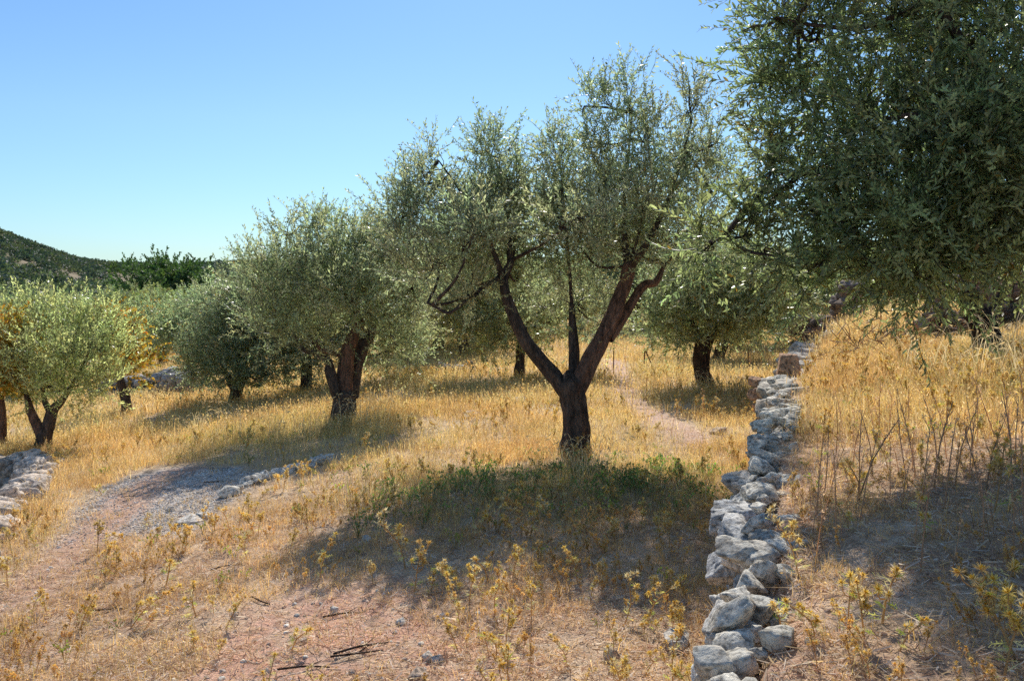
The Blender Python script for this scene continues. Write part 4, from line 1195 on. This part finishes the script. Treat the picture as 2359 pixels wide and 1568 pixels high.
DS = [mesh('dead_stem', *[q for q in dead_stem(r)][:4], M_GRASS) for _ in range(6)]
spots = [(1868, 1180), (1880, 1200), (1890, 1160), (2090, 1120), (2110, 1100), (2120, 1140), (2150, 1130), (2160, 1090), (2200, 1120), (2230, 1110), (2250, 1150), (2290, 1100), (2050, 1140), (2070, 1090), (1980, 1200), (1960, 1150),
         (1910, 1120), (2010, 1100), (2330, 1130), (2350, 1090), (1730, 960), (1735, 985), (1790, 975), (1810, 960), (1775, 950), (1700, 940), (1660, 950), (1530, 990), (1490, 1010), (1620, 1050), (1460, 960), (2240, 1060), (2180, 1060), (2130, 1180), (2210, 1200), (1925, 1250), (1895, 1280), (1870, 1240),
         (1035, 990), (1085, 980), (1320, 1010), (520, 1270), (350, 1250), (1265, 1290)]
rs = np.random.default_rng(777)
for _ in range(48): spots.append((rs.uniform(1850, 2420), rs.uniform(990, 1330)))
for _ in range(26): spots.append((rs.uniform(1420, 1830), rs.uniform(850, 1010)))
spots = [p_ for p_ in spots if not -.1 < G(*p_)[0] - float(xw(G(*p_)[1])) < .4]
for k, (px, py) in enumerate(spots):
    x, y = G(px, py)
    o = obj('dead_stem', DS[k % 6], None, (x, y, float(H(x, y)))); s = random.uniform(.4, 1.1) * (.55 if px < 1300 else 1.); o.scale = (s, s, s); o.rotation_euler = (random.gauss(0, .1), random.gauss(0, .1), k * 1.3)
    up = x > xw(y)
    tag(o, 'thin reddish-brown dead weed stem standing on the upper terrace' if up else 'thin brown dead weed stem standing in the lower field', 'weed', 'dead stems on the upper terrace' if up else 'dead stems in the lower field')

# ---- dead brush (uncountable tangles)
acc = Acc(); rs = np.random.default_rng(700)


def brush(cx, cy, sx, sy, h, n, col):
    for k in range(n):
        x = rs.normal(cx, sx); y = rs.normal(cy, sy); z = float(H(x, y)); az = rs.uniform(0, 6.28); L = h * rs.uniform(.4, 1.2)
        p = np.array([x, y, z + rs.uniform(0, h * .7)]); e = p + np.array([math.cos(az) * L * .7, math.sin(az) * L * .7, rs.uniform(-.1, .8) * L]); m = (p + e) / 2 + rs.normal(0, .08, 3)
        tube(acc, [p, m, e], [.008, .006, .003], 3, 4, col=np.array(col) * rs.uniform(.6, 1.4))


x0, y0 = G(500, 905)
brush(x0, y0, 1.6, .4, .35, 260, (.20, .12, .08))
brush(7.9, 22.8, .5, .9, 1.0, 260, (.30, .20, .14))
brush(8.0, 12.1, 1.3, .2, .9, 420, (.42, .30, .24))
brush(5.6, 12.4, .6, .4, .35, 150, (.40, .27, .18))
x0, y0 = G(1790, 845); brush(x0, y0, .5, .2, .25, 50, (.30, .20, .12))
tag(acc.build('dead_brush', M_GRASS), 'tangles of brown dead brush along the rear walls', 'brush', None, 'stuff')

# ---- rusty rods
def rod(px0, py0, px1, py1, d, r_=.011, label=None):
    a = Acc(); p, q = P(px0, py0, d), P(px1, py1, d); x, y = q[0], q[1]; q[2] = min(q[2], float(H(x, y)) - .02)
    tube(a, [q, p], [r_, r_], 6, 4, col=(.16, .075, .045))
    o = a.build('rusty_rod', M_RUST, None, True, q); tag(o, label, 'rod')


x0, y0 = G(1484, 850)
rod(1485, 803, 1482, 858, y0, .014, 'upright rusty iron rod left of the curved trunk, crossed by a leaning one')
rod(1485, 804, 1505, 850, y0 + .1, .014, 'leaning rusty iron rod propped against the upright one by the path')
x1, y1 = G(1413, 860); rod(1413, 808, 1413, 860, y1, .011, 'single thin rusty rod beside the right limb of the central tree')
x1, y1 = G(1723, 850); rod(1723, 800, 1723, 852, y1, .011, 'thin rusty rod in the grass right of the curved trunk')

# ---- fallen twigs
TW = []
for k in range(4):
    a = Acc(); tube(a, [(-.14, 0, .012), (0, .015 * (k - 1.5), .02), (.15, 0, .012)], [.006, .006, .003], 5, 6, .2, 20, k, (.12, .09, .07))
    tube(a, [(.02, .005, .018), (.09, .05, .03)], [.004, .002], 4, 3, col=(.12, .09, .07)); V_, Q_, T_, K_ = a.arr(); TW.append(mesh('fallen_twig', V_, Q_, T_, K_, M_BARK, True))
for k, (px, py, s, rz) in enumerate([(495, 1112, .9, .1), (250, 1408, .9, .2), (830, 1500, 1.1, .5), (470, 1160, .6, 2.), (820, 1510, 1., .3), (1290, 1300, .8, 1.), (700, 1545, 1., .1), (520, 1310, .8, .6), (980, 1300, .6, .2), (300, 1145, .7, .3), (790, 1420, .9, .3), (600, 1385, .8, 2.4)]):
    x, y = G(px, py); o = obj('fallen_twig', TW[k % 4], None, (x, y, float(H(x, y)))); o.scale = (s, s, s); o.rotation_euler.z = rz
    tag(o, 'charred black stick lying on the grey gravel' if k == 0 else 'dry fallen twig lying on the ground', 'twig', None if k == 0 else 'fallen twigs on the ground')

# ================================================================== LIGHT, SKY, CAMERA
EL, AZ = math.radians(41), math.radians(3)      # sun in front of the camera, slightly right
w = bpy.data.worlds.new('World'); scene.world = w; w.use_nodes = True
nt = w.node_tree; N = nt.nodes; L = nt.links
bg = N['Background']; sky = N.new('ShaderNodeTexSky'); sky.sky_type = 'NISHITA'; sky.sun_disc = False
sky.sun_elevation = EL; sky.sun_rotation = AZ; sky.air_density = 1.0; sky.dust_density = .3; sky.ozone_density = 2.0; sky.altitude = 200
gm = N.new('ShaderNodeMix'); gm.data_type = 'RGBA'; gm.blend_type = 'MULTIPLY'; gm.inputs[0].default_value = 1; 
tc = N.new('ShaderNodeTexCoord'); sx = N.new('ShaderNodeSeparateXYZ'); rp = N.new('ShaderNodeValToRGB'); L.new(tc.outputs['Generated'], sx.inputs[0]); L.new(sx.outputs[2], rp.inputs[0])
el = rp.color_ramp.elements; el[0].position = 0; el[0].color = (.44, .62, .80, 1); el[1].position = .75; el[1].color = (.85, .93, 1, 1)
for p_, c_ in ((.17, (.56, .72, .82, 1)), (.32, (.53, .73, .92, 1))):
    e_ = el.new(p_); e_.color = c_
L.new(rp.outputs[0], gm.inputs[7])
L.new(sky.outputs[0], gm.inputs[6]); L.new(gm.outputs[2], bg.inputs[0]); bg.inputs[1].default_value = .15
sl = bpy.data.lights.new('sun', 'SUN'); sl.energy = 5.0; sl.angle = math.radians(.5); sl.color = (1, .95, .87)
so = bpy.data.objects.new('sun', sl); C.objects.link(so)
dv = Vector((math.sin(AZ) * math.cos(EL), math.cos(AZ) * math.cos(EL), math.sin(EL)))
so.rotation_euler = dv.to_track_quat('Z', 'Y').to_euler(); so.location = (0, 0, 30)

cam = bpy.data.cameras.new('camera'); cam.sensor_width = 36; cam.lens = 36 * F / 2358; cam.shift_y = -(784 - HY) / 2358; cam.clip_end = 6000; cam.clip_start = .05
co = bpy.data.objects.new('camera', cam); C.objects.link(co); co.location = (0, 0, ZC); co.rotation_euler = (math.radians(90), 0, 0)
scene.camera = co
scene.view_settings.view_transform = 'Standard'; scene.view_settings.look = 'None'; scene.view_settings.exposure = 0
scene.render.engine = 'CYCLES'
scene.cycles.max_bounces = 6; scene.cycles.diffuse_bounces = 3; scene.cycles.transmission_bounces = 3
scene.cycles.use_denoising = False
print('stones', nb); print('verts', sum(len(m.vertices) for m in bpy.data.meshes), 'objects', len(C.objects), 'grass', c1, c2, c3, c4, 'th', n_th, 'trees', cnt)
